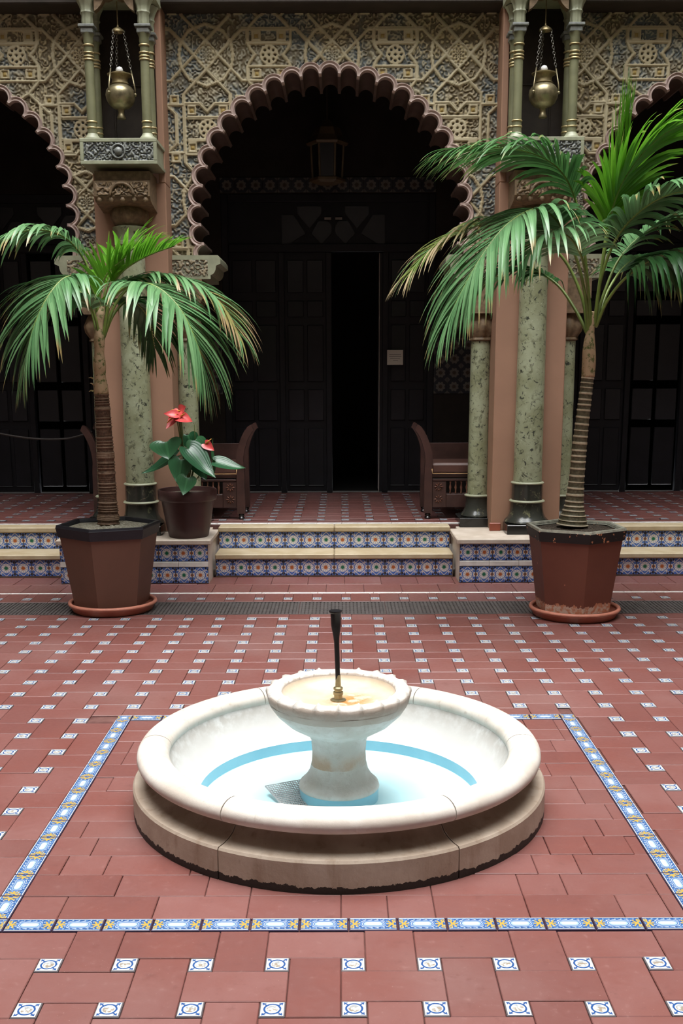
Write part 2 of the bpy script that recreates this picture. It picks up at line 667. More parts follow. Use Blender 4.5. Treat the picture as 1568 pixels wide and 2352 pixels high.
# mottled green marble of the columns
k = Mat('green_marble', 0.32, 0.5)
n1, n2, n3 = k.noise(5, 4), k.noise(26, 5, .7, None, .8), k.noise(13, 4, .65, None, 1.0)
c = k.mix(n1.ramp(.3, .7), (0.215, 0.228, 0.130), (0.325, 0.352, 0.235))
c = k.mix(n3.ramp(.54, .66) * .75, c, (0.095, 0.10, 0.055))
c = k.mix(n2.ramp(.565, .63), c, (0.028, 0.032, 0.022))
c = k.mix(k.noise(60, 3).ramp(.62, .72) * .6, c, (0.46, 0.47, 0.36))
k.color(c).bump(n2, .12, .004)
M['marble'] = k.m
k = Mat('dark_green_marble', 0.2, 0.6)
n2 = k.noise(16, 5, .7, None, 1.0)
k.color(k.mix(n2.ramp(.55, .68), (0.030, 0.032, 0.026), (0.15, 0.15, 0.085)))
M['marbledark'] = k.m

# carved plaster wall: paint by carving zone
k = Mat('carved_arabesque', 0.62, 0.35)
z = k.attr('zone')
hh = k.attr('relief')
n1, n2 = k.noise(1.3, 3), k.noise(40, 4)
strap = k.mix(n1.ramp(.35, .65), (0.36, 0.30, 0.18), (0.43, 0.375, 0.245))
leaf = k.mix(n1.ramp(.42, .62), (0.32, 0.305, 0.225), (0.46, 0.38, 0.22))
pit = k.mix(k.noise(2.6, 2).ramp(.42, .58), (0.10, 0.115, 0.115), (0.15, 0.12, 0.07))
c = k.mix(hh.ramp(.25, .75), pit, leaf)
c = k.mix(z.gt(.5), c, strap)
c = k.mix(z.gt(1.5), c, (0.33, 0.235, 0.075))
k.color(c).bump(n2, .2, .004)
M['carve'] = k.m
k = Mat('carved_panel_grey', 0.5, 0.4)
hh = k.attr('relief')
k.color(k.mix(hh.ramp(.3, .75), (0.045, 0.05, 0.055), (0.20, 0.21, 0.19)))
M['carvegrey'] = k.m
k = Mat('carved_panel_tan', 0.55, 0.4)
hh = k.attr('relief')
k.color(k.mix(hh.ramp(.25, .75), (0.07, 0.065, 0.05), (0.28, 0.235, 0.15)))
M['carvetan'] = k.m

# gallery azulejo
k = Mat('dim_wall_tile', 0.3, 0.4)
u, v, _ = k.xyz(k.coord('UV'))
x, y = u - .5, v - .5
d = hyp(x, y)
a = (y.atan2(x) * 8.0).cos()
c = k.mix((d + a * .04).lt(.33), (0.022, 0.025, 0.032), (0.13, 0.12, 0.105))
c = k.mix((d - a * .03).lt(.14), c, (0.05, 0.035, 0.025))
c = k.mix((x.abs() + y.abs()).gt(.78), c, (0.10, 0.095, 0.085))
k.color(c)
M['dimtile'] = k.m


# foliage
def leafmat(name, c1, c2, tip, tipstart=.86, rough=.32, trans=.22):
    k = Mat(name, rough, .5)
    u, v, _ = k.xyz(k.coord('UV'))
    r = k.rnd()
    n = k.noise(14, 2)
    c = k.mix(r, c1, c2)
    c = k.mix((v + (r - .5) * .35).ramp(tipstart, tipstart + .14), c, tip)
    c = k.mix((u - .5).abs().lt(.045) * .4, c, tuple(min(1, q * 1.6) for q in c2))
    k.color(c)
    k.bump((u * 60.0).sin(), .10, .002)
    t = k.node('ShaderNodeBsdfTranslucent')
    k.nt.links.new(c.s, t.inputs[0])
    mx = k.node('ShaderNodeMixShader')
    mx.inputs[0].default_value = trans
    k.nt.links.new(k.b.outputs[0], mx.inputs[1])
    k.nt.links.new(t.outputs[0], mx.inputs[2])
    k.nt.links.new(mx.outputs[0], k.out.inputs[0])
    return k.m


M['leaf'] = leafmat('palm_leaflet', (0.080, 0.205, 0.078), (0.165, 0.320, 0.140), (0.34, 0.24, 0.10))
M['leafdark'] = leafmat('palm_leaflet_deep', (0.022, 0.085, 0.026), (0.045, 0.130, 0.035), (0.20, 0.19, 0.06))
M['leafmid'] = leafmat('palm_leaflet_green', (0.035, 0.120, 0.030), (0.075, 0.200, 0.055), (0.20, 0.22, 0.08))
M['leafbright'] = leafmat('palm_leaflet_young', (0.085, 0.270, 0.015), (0.150, 0.360, 0.030), (0.35, 0.36, 0.10), .93, .3, .35)
M['leafdry'] = leafmat('palm_leaflet_drying', (0.22, 0.24, 0.07), (0.30, 0.20, 0.09), (0.42, 0.30, 0.17), .5)
M['leafyellow'] = leafmat('palm_leaflet_yellowing', (0.15, 0.24, 0.055), (0.24, 0.27, 0.08), (0.50, 0.40, 0.24), .55)
M['rachis'] = plain('frond_stalk', (0.19, 0.27, 0.055), .4, .5, 0, .4, 6)
M['anthleaf'] = leafmat('anthurium_leaf', (0.018, 0.085, 0.035), (0.045, 0.150, 0.060), (0.10, 0.19, 0.04), .95, .25, .12)
M['anthred'] = plain('anthurium_spathe', (0.66, 0.075, 0.075), .3, .5, 0, .3, 20)
M['anthspadix'] = plain('anthurium_spadix', (0.72, 0.36, 0.06), .5, .4)
M['stemgreen'] = plain('green_stem', (0.12, 0.17, 0.05), .5, .4)
k = Mat('soil', .9, .2)
n = k.noise(90, 4, .7)
k.color(k.mix(n.ramp(.35, .7), (0.035, 0.028, 0.022), (0.16, 0.125, 0.095))).bump(n, .9, .012)
M['soil'] = k.m
k = Mat('pale_grit_soil', .9, .2)
n = k.noise(60, 4, .7)
k.color(k.mix(n.ramp(.3, .7), (0.15, 0.13, 0.09), (0.42, 0.40, 0.32))).bump(n, .9, .012)
M['grit'] = k.m
# ringed trunks
k = Mat('ringed_green_trunk', .55, .4)
h = k.attr('ring')
n = k.noise(60, 4)
c = k.mix(n.ramp(.3, .7), (0.055, 0.052, 0.026), (0.13, 0.11, 0.065))
c = k.mix(h.gt(.55), c, k.mix(n.ramp(.3, .7), (0.42, 0.34, 0.22), (0.50, 0.44, 0.32)))
k.color(c).bump(n, .4, .005)
M['trunkring'] = k.m
k = Mat('fibrous_brown_trunk', .7, .3)
h = k.attr('ring')
n = k.noise(50, 5, .7)
c = k.mix(n.ramp(.3, .7), (0.055, 0.032, 0.020), (0.16, 0.095, 0.060))
c = k.mix((h + (k.noise(22, 4, .7) - .5) * 2.2).ramp(.55, 1.0) * .75, c, (0.27, 0.19, 0.13))
k.color(c).bump(n, .6, .008)
M['trunkbrown'] = k.m
k = Mat('crownshaft_fibre', .65, .3)
X, Y, Z = k.xyz(k.world())
n = k.noise(30, 5, .7)
c = k.mix(n.ramp(.36, .50), (0.09, 0.12, 0.03), (0.46, 0.33, 0.20))
k.color(c).bump(n, .5, .008)
M['crown'] = k.m

# ================================================================== THE SETTING
RNG = random.Random(7)
XC = -0.065            # axis of the arcade
PX = 1.545             # half the pier spacing
BX0, BX1, BY0, BY1 = -1.072, 1.103, 2.837, 4.832     # tiled border around the fountain
FX, FY = -0.015, 3.829  # fountain centre

floor = struct('floor', MB().box(-4.6, 4.6, -3.2, 8.7, -.12, -.008), M['grout'], 'red terracotta courtyard floor with small picture tiles')


def tile_mesh(name, w, d, h, mat, e=.0022, uv=True):
    """paving tile with softened edges, centred, top at z = 0"""
    m = MB()
    a, b = w / 2, d / 2
    rings = [(a, b, -h), (a, b, -e), (a - e, b - e, 0)]
    for x, y, z in rings:
        m.v += [(-x, -y, z), (x, -y, z), (x, y, z), (-x, y, z)]
    m.face((8, 9, 10, 11), [(0, 0), (1, 0), (1, 1), (0, 1)])
    for k in (0, 4):
        for i in range(4):
            j = (i + 1) % 4
            m.face((k + i, k + j, k + 4 + j, k + 4 + i), [(.002, .002)] * 4)
    me = m.mesh(name)
    me.materials.append(mat)
    return me


def add_to(mb, me, loc, rotz=0):
    b = len(mb.v)
    c, s = math.cos(rotz), math.sin(rotz)
    for v in me.vertices:
        x, y, z = v.co
        mb.v.append((loc[0] + c * x - s * y, loc[1] + s * x + c * y, loc[2] + z))
    uvl = me.uv_layers[0].data if me.uv_layers else None
    for p in me.polygons:
        uv = [tuple(uvl[i].uv) for i in p.loop_indices] if uvl else None
        mb.face([b + i for i in p.vertices], uv)


P = 0.2102
SM = 0.068
J = 0.0022
long_h = tile_mesh('terracotta_tile', P + SM - J, P - SM - J, .012, M['terra'])
long_v = tile_mesh('terracotta_tile', P - SM - J, P + SM - J, .012, M['terra'])
small_t = tile_mesh('picture_tile', SM - .002, SM - .002, .012, M['picture'])


def inview(x, y, z=0):
    F = y * math.cos(PITCH) - (z - CAMH) * math.sin(PITCH)
    if F < .3:
        return False
    U = y * math.sin(PITCH) + (z - CAMH) * math.cos(PITCH)
    px, py = FOC * x / F + CX, -FOC * U / F + CY
    return -60 < px < 1630 and py < 2420


def weave(x0, x1, y0, y1, ox, oy, skip=None):
    """positions of the basket-weave paving: (kind, x, y)"""
    out = []
    i0, i1 = int((x0 - ox) / P) - 2, int((x1 - ox) / P) + 2
    j0, j1 = int((y0 - oy) / P) - 2, int((y1 - oy) / P) + 2
    for i in range(i0, i1 + 1):
        for j in range(j0, j1 + 1):
            sx, sy = ox + i * P, oy + j * P
            out.append(('s', sx, sy, SM / 2, SM / 2))
            cx, cy = sx + P / 2, sy + P / 2
            if (i + j) % 2 == 0:
                out.append(('h', cx, cy, (P + SM) / 2, (P - SM) / 2))
            else:
                out.append(('v', cx, cy, (P - SM) / 2, (P + SM) / 2))
    return [o for o in out if x0 <= o[1] <= x1 and y0 <= o[2] <= y1 and not (skip and skip(o))]


def clip_tile(mb_rect, x0, x1, y0, y1, z, uv=False):
    """a tile cut to a rectangle"""
    me = tile_mesh('terracotta_tile', x1 - x0 - J, y1 - y0 - J, .012, M['terra'])
    return me, ((x0 + x1) / 2, (y0 + y1) / 2, z)


field_end = 6.985
placed = []     # (depth, name, mesh, location)


def cut_against(o):
    """trim a paving tile against the border rectangle and the drain"""
    kind, cx, cy, hx, hy = o
    x0, x1, y0, y1 = cx - hx, cx + hx, cy - hy, cy + hy
    if y1 > field_end:
        y1 = field_end
    ix, iy = min(x1, BX1) - max(x0, BX0), min(y1, BY1) - max(y0, BY0)
    if ix > 0.002 and iy > 0.002:
        if (BX0 <= cx <= BX1 and BY0 <= cy <= BY1) and min(cx - BX0, BX1 - cx, cy - BY0, BY1 - cy) > max(hx, hy):
            return None
        cands = []
        if x0 < BX0: cands.append((BX0 - x0, (x0, BX0, y0, y1)))
        if x1 > BX1: cands.append((x1 - BX1, (BX1, x1, y0, y1)))
        if y0 < BY0: cands.append((BY0 - y0, (x0, x1, y0, BY0)))
        if y1 > BY1: cands.append((y1 - BY1, (x0, x1, BY1, y1)))
        if not cands:
            return None
        x0, x1, y0, y1 = max(cands)[1]
    if x1 - x0 < .012 or y1 - y0 < .012:
        return None
    return x0, x1, y0, y1


for o in weave(-3.3, 3.3, 0.6, field_end + .15, 0.027, 2.656 - 9 * P):
    kind, cx, cy, hx, hy = o
    r4 = cut_against(o)
    if r4 is None:
        continue
    if not (inview(cx, cy) or inview(cx + .1, cy) or inview(cx - .1, cy)):
        continue
    x0, x1, y0, y1 = r4
    full = abs((x1 - x0) - 2 * hx) < 1e-4 and abs((y1 - y0) - 2 * hy) < 1e-4
    zz = RNG.uniform(-.0015, .0012)
    if full:
        me = {'s': small_t, 'h': long_h, 'v': long_v}[kind]
        placed.append((cy, kind == 's', me, (cx, cy, zz + (.0012 if kind == 's' else 0))))
    elif kind != 's':
        me, loc = clip_tile(None, x0, x1, y0, y1, zz)
        placed.append((cy, False, me, loc))
# plain brick-laid paving inside the border
bw = .071
ix0, ix1, iy0, iy1 = BX0 + bw, BX1 - bw, BY0 + bw, BY1 - bw
y = iy0
row = 0
while y < iy1 - .02:
    y2 = min(y + .142, iy1)
    x = ix0 - RNG.choice((0, .07, .142, .21))
    while x < ix1:
        w = RNG.choice((.284, .284, .284, .142))
        a, b = max(x, ix0), min(x + w, ix1)
        x += w
        if b - a < .03:
            continue
        me, loc = clip_tile(None, a, b, y, y2, RNG.uniform(-.0015, .0012))
        placed.append((loc[1], False, me, loc))
    y = y2
    row += 1
placed = [p for p in placed if not (math.hypot(p[3][0] - FX, p[3][1] - FY) < .58)]
for small in (True, False):
    sel = sorted([p for p in placed if p[1] == small], key=lambda p: p[0])
    nm = 'picture_tile' if small else 'terracotta_tile'
    for d, s, me, loc in sel[:300]:
        link(nm, me, floor, loc=loc)
    mb = MB()
    for d, s, me, loc in sel[300:]:
        add_to(mb, me, loc)
    if mb.v:
        o = mb.build('far_' + nm + 's', M['picture' if small else 'terra'], floor, fix=False)
        tag(o, kind='stuff')

# the glazed border
TL = .1429
bt_me = tile_mesh('border_tile', TL - .001, bw - .002, .013, M['border'])
bc_me = tile_mesh('corner_tile', bw - .002, bw - .002, .013, M['border'])
for yy in (BY0 + bw / 2, BY1 - bw / 2):
    nx = 14
    step = (BX1 - BX0 - 2 * bw) / nx
    for i in range(nx):
        link('border_tile', bt_me, floor, loc=(BX0 + bw + (i + .5) * step, yy, .0015))
for xx in (BX0 + bw / 2, BX1 - bw / 2):
    ny = 13
    step = (BY1 - BY0 - 2 * bw) / ny
    for i in range(ny):
        link('border_tile', bt_me, floor, loc=(xx, BY0 + bw + (i + .5) * step, .0015), rotz=PI / 2)
    for yy in (BY0 + bw / 2, BY1 - bw / 2):
        link('corner_tile', bc_me, floor, loc=(xx, yy, .0015))

# the strip behind the drain: small tiles, a white line, plain red paving
strip_t = tile_mesh('terracotta_tile', .2102 - SM - J, .24, .012, M['terra'])
xs = [0.027 - 16 * P + i * P for i in range(33)]
for x in xs:
    link('picture_tile', small_t, floor, loc=(x, 7.50, .001))
    me, loc = clip_tile(None, x + SM / 2, x + P - SM / 2, 7.395, 7.685, 0)
    link('terracotta_tile', strip_t if False else me, floor, loc=loc)
pen = tile_mesh('line_tile', .205, .035, .012, M['glaze'])
for i in range(34):
    link('line_tile', pen, floor, loc=(-3.4 + i * .2075, 7.705, .0))
mb = MB()
for i, x in enumerate(xs):
    for y0, y1 in ((7.395, 7.464), (7.536, 7.685)):
        me, loc = clip_tile(None, x - SM / 2, x + SM / 2, y0, y1, 0)
        add_to(mb, me, loc)
o = mb.build('filler_tiles', M['terra'], floor, fix=False)
tag(o, kind='stuff')
apron = tile_mesh('terracotta_tile', .283 - J, .30, .012, M['terra'])
for j in range(2):
    for i in range(24):
        link('terracotta_tile', apron, floor, loc=(-3.4 + i * .285 + j * .14, 7.727 + .15 + j * .304, RNG.uniform(-.001, .001)))

# drain channel with iron grates
drain = struct('drain_channel', MB().box(-4.6, 4.6, 6.99, 7.39, -.10, -.035), M['black'], 'dark drain channel crossing the courtyard before the steps')
mb = MB()
mb.box(-.298, .298, -.2, -.185, -.03, 0).box(-.298, .298, .185, .2, -.03, 0)
mb.box(-.298, -.284, -.185, .185, -.03, 0).box(.284, .298, -.185, .185, -.03, 0)
for i in range(22):
    x = -.284 + (i + .5) * .568 / 22
    mb.box(x - .008, x + .008, -.185, .185, -.02, -.001)
for i in range(12):
    y = -.185 + (i + .5) * .37 / 12
    mb.box(-.284, .284, y - .008, y + .008, -.024, -.004)
gm = mb.mesh('grate_panel')
gm.materials.append(M['iron'])
for i in range(11):
    link('grate_panel', gm, drain, loc=(-3.0 + i * .6, 7.19, 0.0))

# ------------------------------------------------------------------ steps and pedestals
STEP1, STEP2 = 8.326, 8.60
star_me = {}


def star_mesh(key, w, h):
    kk = (key, round(w, 4), round(h, 4))
    if kk not in star_me:
        m = MB()
        e, t = .0015, .010
        a, b = w / 2 - .001, h / 2 - .001
        m.v += [(-a, t, -b), (a, t, -b), (a, t, b), (-a, t, b), (-a, e, -b), (a, e, -b), (a, e, b), (-a, e, b),
                (-a + e, 0, -b + e), (a - e, 0, -b + e), (a - e, 0, b - e), (-a + e, 0, b - e)]
        m.face((8, 9, 10, 11), [(0, 0), (1, 0), (1, 1), (0, 1)])
        for k2 in (0, 4):
            for i in range(4):
                j = (i + 1) % 4
                m.face((k2 + i, k2 + j, k2 + 4 + j, k2 + 4 + i), [(.002, .002)] * 4)
        me = m.mesh('star_tile')
        me.materials.append(M[key])
        star_me[kk] = me
    return star_me[kk]


def tile_row(parent, x0, x1, y, z0, z1, start=0, normal='front'):
    n = max(1, round((x1 - x0) / .133))
    w = (x1 - x0) / n
    for i in range(n):
        key = ('star_orange', 'star_green')[(i + start) % 2]
        o = link('star_tile', star_mesh(key, w, z1 - z0), parent, loc=(x0 + (i + .5) * w, y, (z0 + z1) / 2))


def flight(name, x0, x1, label, st):
    m = MB().box(x0, x1, STEP1 + .012, STEP2 + .02, -.01, .147).box(x0, x1, STEP2 + .012, 8.95, -.01, .327)
    o = struct(name, m, M['pedstone'], label)
    for k2, (ys, z) in enumerate(((STEP1, .19), (STEP2, .37))):
        nseg = max(1, round((x1 - x0) / .95))
        for i in range(nseg):
            a, b = x0 + (x1 - x0) * i / nseg, x0 + (x1 - x0) * (i + 1) / nseg
            back = STEP2 + .011 if k2 == 0 else STEP2 + .15
            MB().bbox(a + .001, b - .001, ys - .022, back, z - .043, z, .008).build('tread_slab', M['stepstone'], o)
        tile_row(o, x0 + .004, x1 - .004, ys, z - .187 + .008, z - .045, st + k2)
    return o


flight('steps', XC - PX + .59 + .005, XC + PX - .59 - .005, 'tiled steps in the middle of the arcade up to the gallery', 0)
flight('steps', -4.4, XC - PX - .59 - .005, 'tiled steps at the left edge beyond the left palm', 1)
flight('steps', XC + PX + .59 + .005, 4.4, 'tiled steps at the right edge beyond the right palm', 1)

for sgn, lab in ((-1, 'left'), (1, 'right')):
    xc = XC + sgn * PX
    x0, x1 = xc - .585, xc + .585
    o = struct('pier_pedestal', MB().box(x0 + .012, x1 - .012, 8.075, 9.3, -.01, .307), M['pedstone'], lab + ' tiled pedestal carrying the marble columns')
    MB().bbox(x0 - .012, x1 + .012, 8.045, 8.62, .307, .345, .006).build('cap_slab', M['pedstone'], o)
    MB().bbox(x0 + .05, x1 - .05, 8.62, 9.25, .307, .345, .004).build('cap_slab', M['pedstone'], o)
    tile_row(o, x0 + .012, x1 - .012, 8.065, .003, .131, 0)
    tile_row(o, x0 + .012, x1 - .012, 8.065, .175, .305, 1)
    nb = 5
    w = (x1 - x0 - .024) / nb
    for i in range(nb):
        MB().bbox(x0 + .012 + i * w + .001, x0 + .012 + (i + 1) * w - .001, 8.063, 8.076, .133, .173, .002).build('band_tile', M['glaze'], o)

# ------------------------------------------------------------------ gallery floor, walls, ceiling
gf = struct('gallery_floor', MB().box(-4.4, 4.4, 8.74, 11.2, .2, .36), M['grout'], 'dark red tiled floor of the gallery behind the arches')
mb1, mb2 = MB(), MB()
for o in weave(-4.0, 4.0, 8.93, 11.1, 0.027, 8.93 + .08):
    kind, cx, cy, hx, hy = o
    if kind == 's':
        add_to(mb2, small_t, (cx, cy, .3712))
    else:
        add_to(mb1, {'h': long_h, 'v': long_v}[kind], (cx, cy, .37))
tag(mb1.build('terracotta_tiles', M['terra'], gf, fix=False), kind='stuff')
tag(mb2.build('picture_tiles', M['picture'], gf, fix=False), kind='stuff')
edge = tile_mesh('line_tile', .205, .035, .012, M['glaze'])
for i in range(40):
    link('line_tile', edge, gf, loc=(-4.05 + i * .2075, 8.80, .371))
mb = MB()
for i in range(40):
    me, loc = clip_tile(None, -4.15 + i * .2075, -3.9425 + i * .2075, 8.82, 8.94, .370)
    add_to(mb, me, loc)
tag(mb.build('edge_tiles', M['terra'], gf, fix=False), kind='stuff')

DX0, DX1, DZ1 = -1.21, 0.95, 3.36
wb = MB()
for s in (-1, 0, 1):
    a, b = DX0 + s * 2 * PX, DX1 + s * 2 * PX
    nxt = DX0 + (s + 1) * 2 * PX if s < 1 else 4.4
    wb.box(b, nxt, 11.15, 11.35, .3, 4.7)
    wb.box(a, b, 11.15, 11.35, DZ1, 4.7)
wb.box(-4.5, DX0 - 2 * PX, 11.15, 11.35, .3, 4.7)
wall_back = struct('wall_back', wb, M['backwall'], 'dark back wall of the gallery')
struct('wall_inner_room', MB().box(-4.5, 4.5, 13.4, 13.5, .3, 4.7).box(-4.5, 4.5, 11.35, 13.4, .25, .36), M['black'], 'unlit room behind the open door')  # black colour stands in for the darkness of the room
struct('ceiling', MB().box(-4.6, 4.6, 8.9, 13.5, 4.62, 4.75), M['overhang'], 'dark timber ceiling of the gallery')
struct('wall_left_gallery', MB().box(-4.55, -4.4, 8.75, 13.4, .2, 4.7), M['backwall'])
struct('wall_right_gallery', MB().box(4.4, 4.55, 8.75, 13.4, .2, 4.7), M['backwall'])
# courtyard around and behind the camera
struct('wall_left', MB().box(-4.75, -4.55, -3.4, 8.75, 0, 11.5), M['courtwall'], 'left courtyard wall')
struct('wall_right', MB().box(4.55, 4.75, -3.4, 8.75, 0, 11.5), M['courtwall'], 'right courtyard wall')
struct('ceiling_rear', MB().box(-4.75, 4.75, -3.4, -.6, 4.3, 4.45), M['overhang'], 'ceiling of the arcade behind the viewer')
struct('wall_rear', MB().box(-4.75, 4.75, -3.4, -3.2, 0, 4.4).box(-4.75, 4.75, -.8, -.6, 3.6, 11.5), M['courtwall'], 'courtyard wall behind the viewer')
struct('wall_upper', MB().box(-4.75, 4.75, 8.76, 9.0, 4.75, 11.5), M['courtwall'], 'upper wall above the arcade')
struct('trim_1', MB().bbox(-4.55, 4.55, 8.50, 8.78, 4.275, 4.42, .01).bbox(-4.55, 4.55, 8.44, 8.78, 4.42, 4.75, .015), M['overhang'], 'dark overhanging beam along the top of the carved wall')

# ------------------------------------------------------------------ carved arcade wall
WALLY = 8.75
AZ, AR = 2.815, 1.028
LOB = R(8.15)
NL = 13
RI, RO = .062, .097
ZLOW = 2.50
arch_x = [XC - .02 - 2 * PX, XC - .02, XC - .02 + 2 * PX]


def vnoise(rng, n=64):
    g = rng.random((n, n))

    def f(x, y):
        xi, yi = np.floor(x).astype(int), np.floor(y).astype(int)
        fx, fy = x - xi, y - yi
        fx, fy = fx * fx * (3 - 2 * fx), fy * fy * (3 - 2 * fy)
        a = g[xi % n, yi % n]
        b = g[(xi + 1) % n, yi % n]
        c = g[xi % n, (yi + 1) % n]
        d = g[(xi + 1) % n, (yi + 1) % n]
        return (a * (1 - fx) + b * fx) * (1 - fy) + (c * (1 - fx) + d * fx) * fy
    return f


VN = vnoise(np.random.default_rng(5))
VN2 = vnoise(np.random.default_rng(9))


def foliage(x, z, fq=1.0):
    """relief of curling tendrils, 0..1"""
    x, z = x * fq, z * fq
    n = VN(x * 27 + 3, z * 27 + 5) * 1.0 + VN2(x * 52, z * 52) * .45
    w = np.cos(2 * PI * n * 1.9)
    d = np.cos(x * 175 + 5 * VN(x * 9, z * 9)) * np.cos(z * 175 + 5 * VN2(x * 9, z * 9))
    return np.clip(.46 + .46 * w + .26 * d, 0, 1)


A_, B_ = .4825, .53
SEG = [((.19, 0), (.57, .38)), ((.57, .38), (1, .38)),
       ((0, .21), (.37, .58)), ((.37, .58), (.37, 1.1)),
       ((.19, 0), (0, .21)),
       ((.43, 0), (.40, .18)), ((.40, .18), (.27, .36)), ((.27, .36), (0, .46)),
       ((.66, .17), (1, .17)), ((.66, .17), (.66, .38)), ((.70, .09), (.78, 0)), ((.66, .17), (.70, .09)),
       ((.66, .38), (.83, .56)), ((.83, .56), (.66, .74)), ((.66, .74), (.37, .74)), ((.83, .56), (1, .66)),
       ((0, .93), (.32, .93)), ((.12, .72), (.37, .72)), ((.12, .72), (0, .84)),
       ((.66, .74), (.66, 1.1)), ((.50, 1.1), (.50, .88)), ((.50, .88), (.66, .74))]


def carve(x, z):
    """height and zone of the interlaced strapwork wall"""
    px = (x - XC) / A_
    pz = (z - 3.985) / A_
    bb = B_ / A_
    u = np.abs((px + 1) % 2 - 1)
    v = np.abs((pz + bb) % (2 * bb) - bb)
    d = np.full(x.shape, 9.0)
    for (x0, y0), (x1, y1) in SEG:
        dx, dy = x1 - x0, y1 - y0
        t = np.clip(((u - x0) * dx + (v - y0) * dy) / (dx * dx + dy * dy), 0, 1)
        d = np.minimum(d, np.hypot(u - x0 - t * dx, v - y0 - t * dy))
    d = d * A_
    w = .0130
    strap = d < w
    groove = np.abs(d - w * .62) < .0022
    fo = foliage(x, z)
    h = np.where(strap, 1.0 - .22 * groove, .05 + .62 * fo)
    zone = np.where(strap, 1.0, 0.0)
    # pierced rosettes at the star centres
    for sx, sy in ((1, 0), (0, bb)):
        ru, rv = u - sx, v - sy
        rr = np.hypot(ru, rv)
        ang = np.arctan2(rv, ru)
        ros = rr < .15
        holes = (np.hypot(np.abs(rr - .095), (np.abs((ang * 8 / (2 * PI) + .5) % 1 - .5)) * 2 * PI / 8 * rr) < .020) | (rr < .018)
        h = np.where(ros, np.where(holes, .15, .85), h)
        zone = np.where(ros & ~holes, 1.0, np.where(ros, 0.0, zone))
    # round medallions
    rr = np.hypot(u, v)
    ang = np.arctan2(v, u)
    med = rr < .15
    h = np.where(med, .55 + .35 * np.cos(rr * 80) * np.cos(ang * 8), h)
    # small gilt studs in square frames
    for cx, cy in ((.80, .275), (.25, .82), (.52, .66)):
        q = np.maximum(np.abs(u - cx), np.abs(v - cy))
        h = np.where(q < .075, .95, h)
        zone = np.where(q < .075, 1.0, zone)
        h = np.where(q < .042, .45, h)
        zone = np.where(q < .030, 2.0, zone)
        h = np.where(q < .022, .75, h)
    return h, zone


def relief_grid(name, x0, x1, z0, z1, res, fn, depth, y, mat, parent, keep=None):
    nx, nz = int(round((x1 - x0) / res)) + 1, int(round((z1 - z0) / res)) + 1
    X, Z = np.meshgrid(np.linspace(x0, x1, nx), np.linspace(z0, z1, nz))
    h, zone = fn(X, Z)
    co = np.stack([X, y - h * depth, Z], -1).reshape(-1, 3)
    i = np.arange(nx * nz).reshape(nz, nx)
    q = np.stack([i[:-1, :-1], i[:-1, 1:], i[1:, 1:], i[1:, :-1]], -1).reshape(-1, 4)
    if keep is not None:
        kx = (X[:-1, :-1] + X[1:, 1:]).ravel() / 2
        kz = (Z[:-1, :-1] + Z[1:, 1:]).ravel() / 2
        q = q[keep(kx, kz)]
        used = np.unique(q)
        remap = np.full(nx * nz, -1)
        remap[used] = np.arange(len(used))
        co, q = co[used], remap[q]
        h, zone = h.ravel()[used], zone.ravel()[used]
    me = bpy.data.meshes.new(name)
    me.vertices.add(len(co))
    me.vertices.foreach_set('co', co.ravel().astype(np.float32))
    nf = len(q)
    me.loops.add(nf * 4)
    me.loops.foreach_set('vertex_index', q.ravel().astype(np.int32))
    me.polygons.add(nf)
    me.polygons.foreach_set('loop_start', (np.arange(nf) * 4).astype(np.int32))
    me.polygons.foreach_set('loop_total', np.full(nf, 4, np.int32))
    me.update(calc_edges=True)
    for nm, arr in (('relief', h), ('zone', zone)):
        a = me.attributes.new(nm, 'FLOAT', 'POINT')
        a.data.foreach_set('value', arr.ravel().astype(np.float32))
    me.materials.append(mat)
    return link(name, me, parent)


def outside_arches(x, z):
    ok = np.ones(x.shape, bool)
    for ax in arch_x:
        dx, dz = x - ax, z - AZ
        rr = np.hypot(dx, dz)
        th = np.arctan2(dx, dz)
        kk = np.clip(np.round(th / LOB), -NL, NL)
        cxl, czl = ax + AR * np.sin(kk * LOB), AZ + AR * np.cos(kk * LOB)
        near = np.hypot(x - cxl, z - czl) < (RI + RO) / 2
        ok &= ~((rr < AR) | near)
    for s in (-1, 1):
        ok &= ~(np.abs(x - (XC + s * PX)) < .262)
    return ok


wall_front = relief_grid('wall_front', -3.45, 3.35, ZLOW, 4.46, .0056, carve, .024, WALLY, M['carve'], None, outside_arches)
tag(wall_front, 'carved plaster arcade wall of interlaced star strapwork', None, None, 'structure')


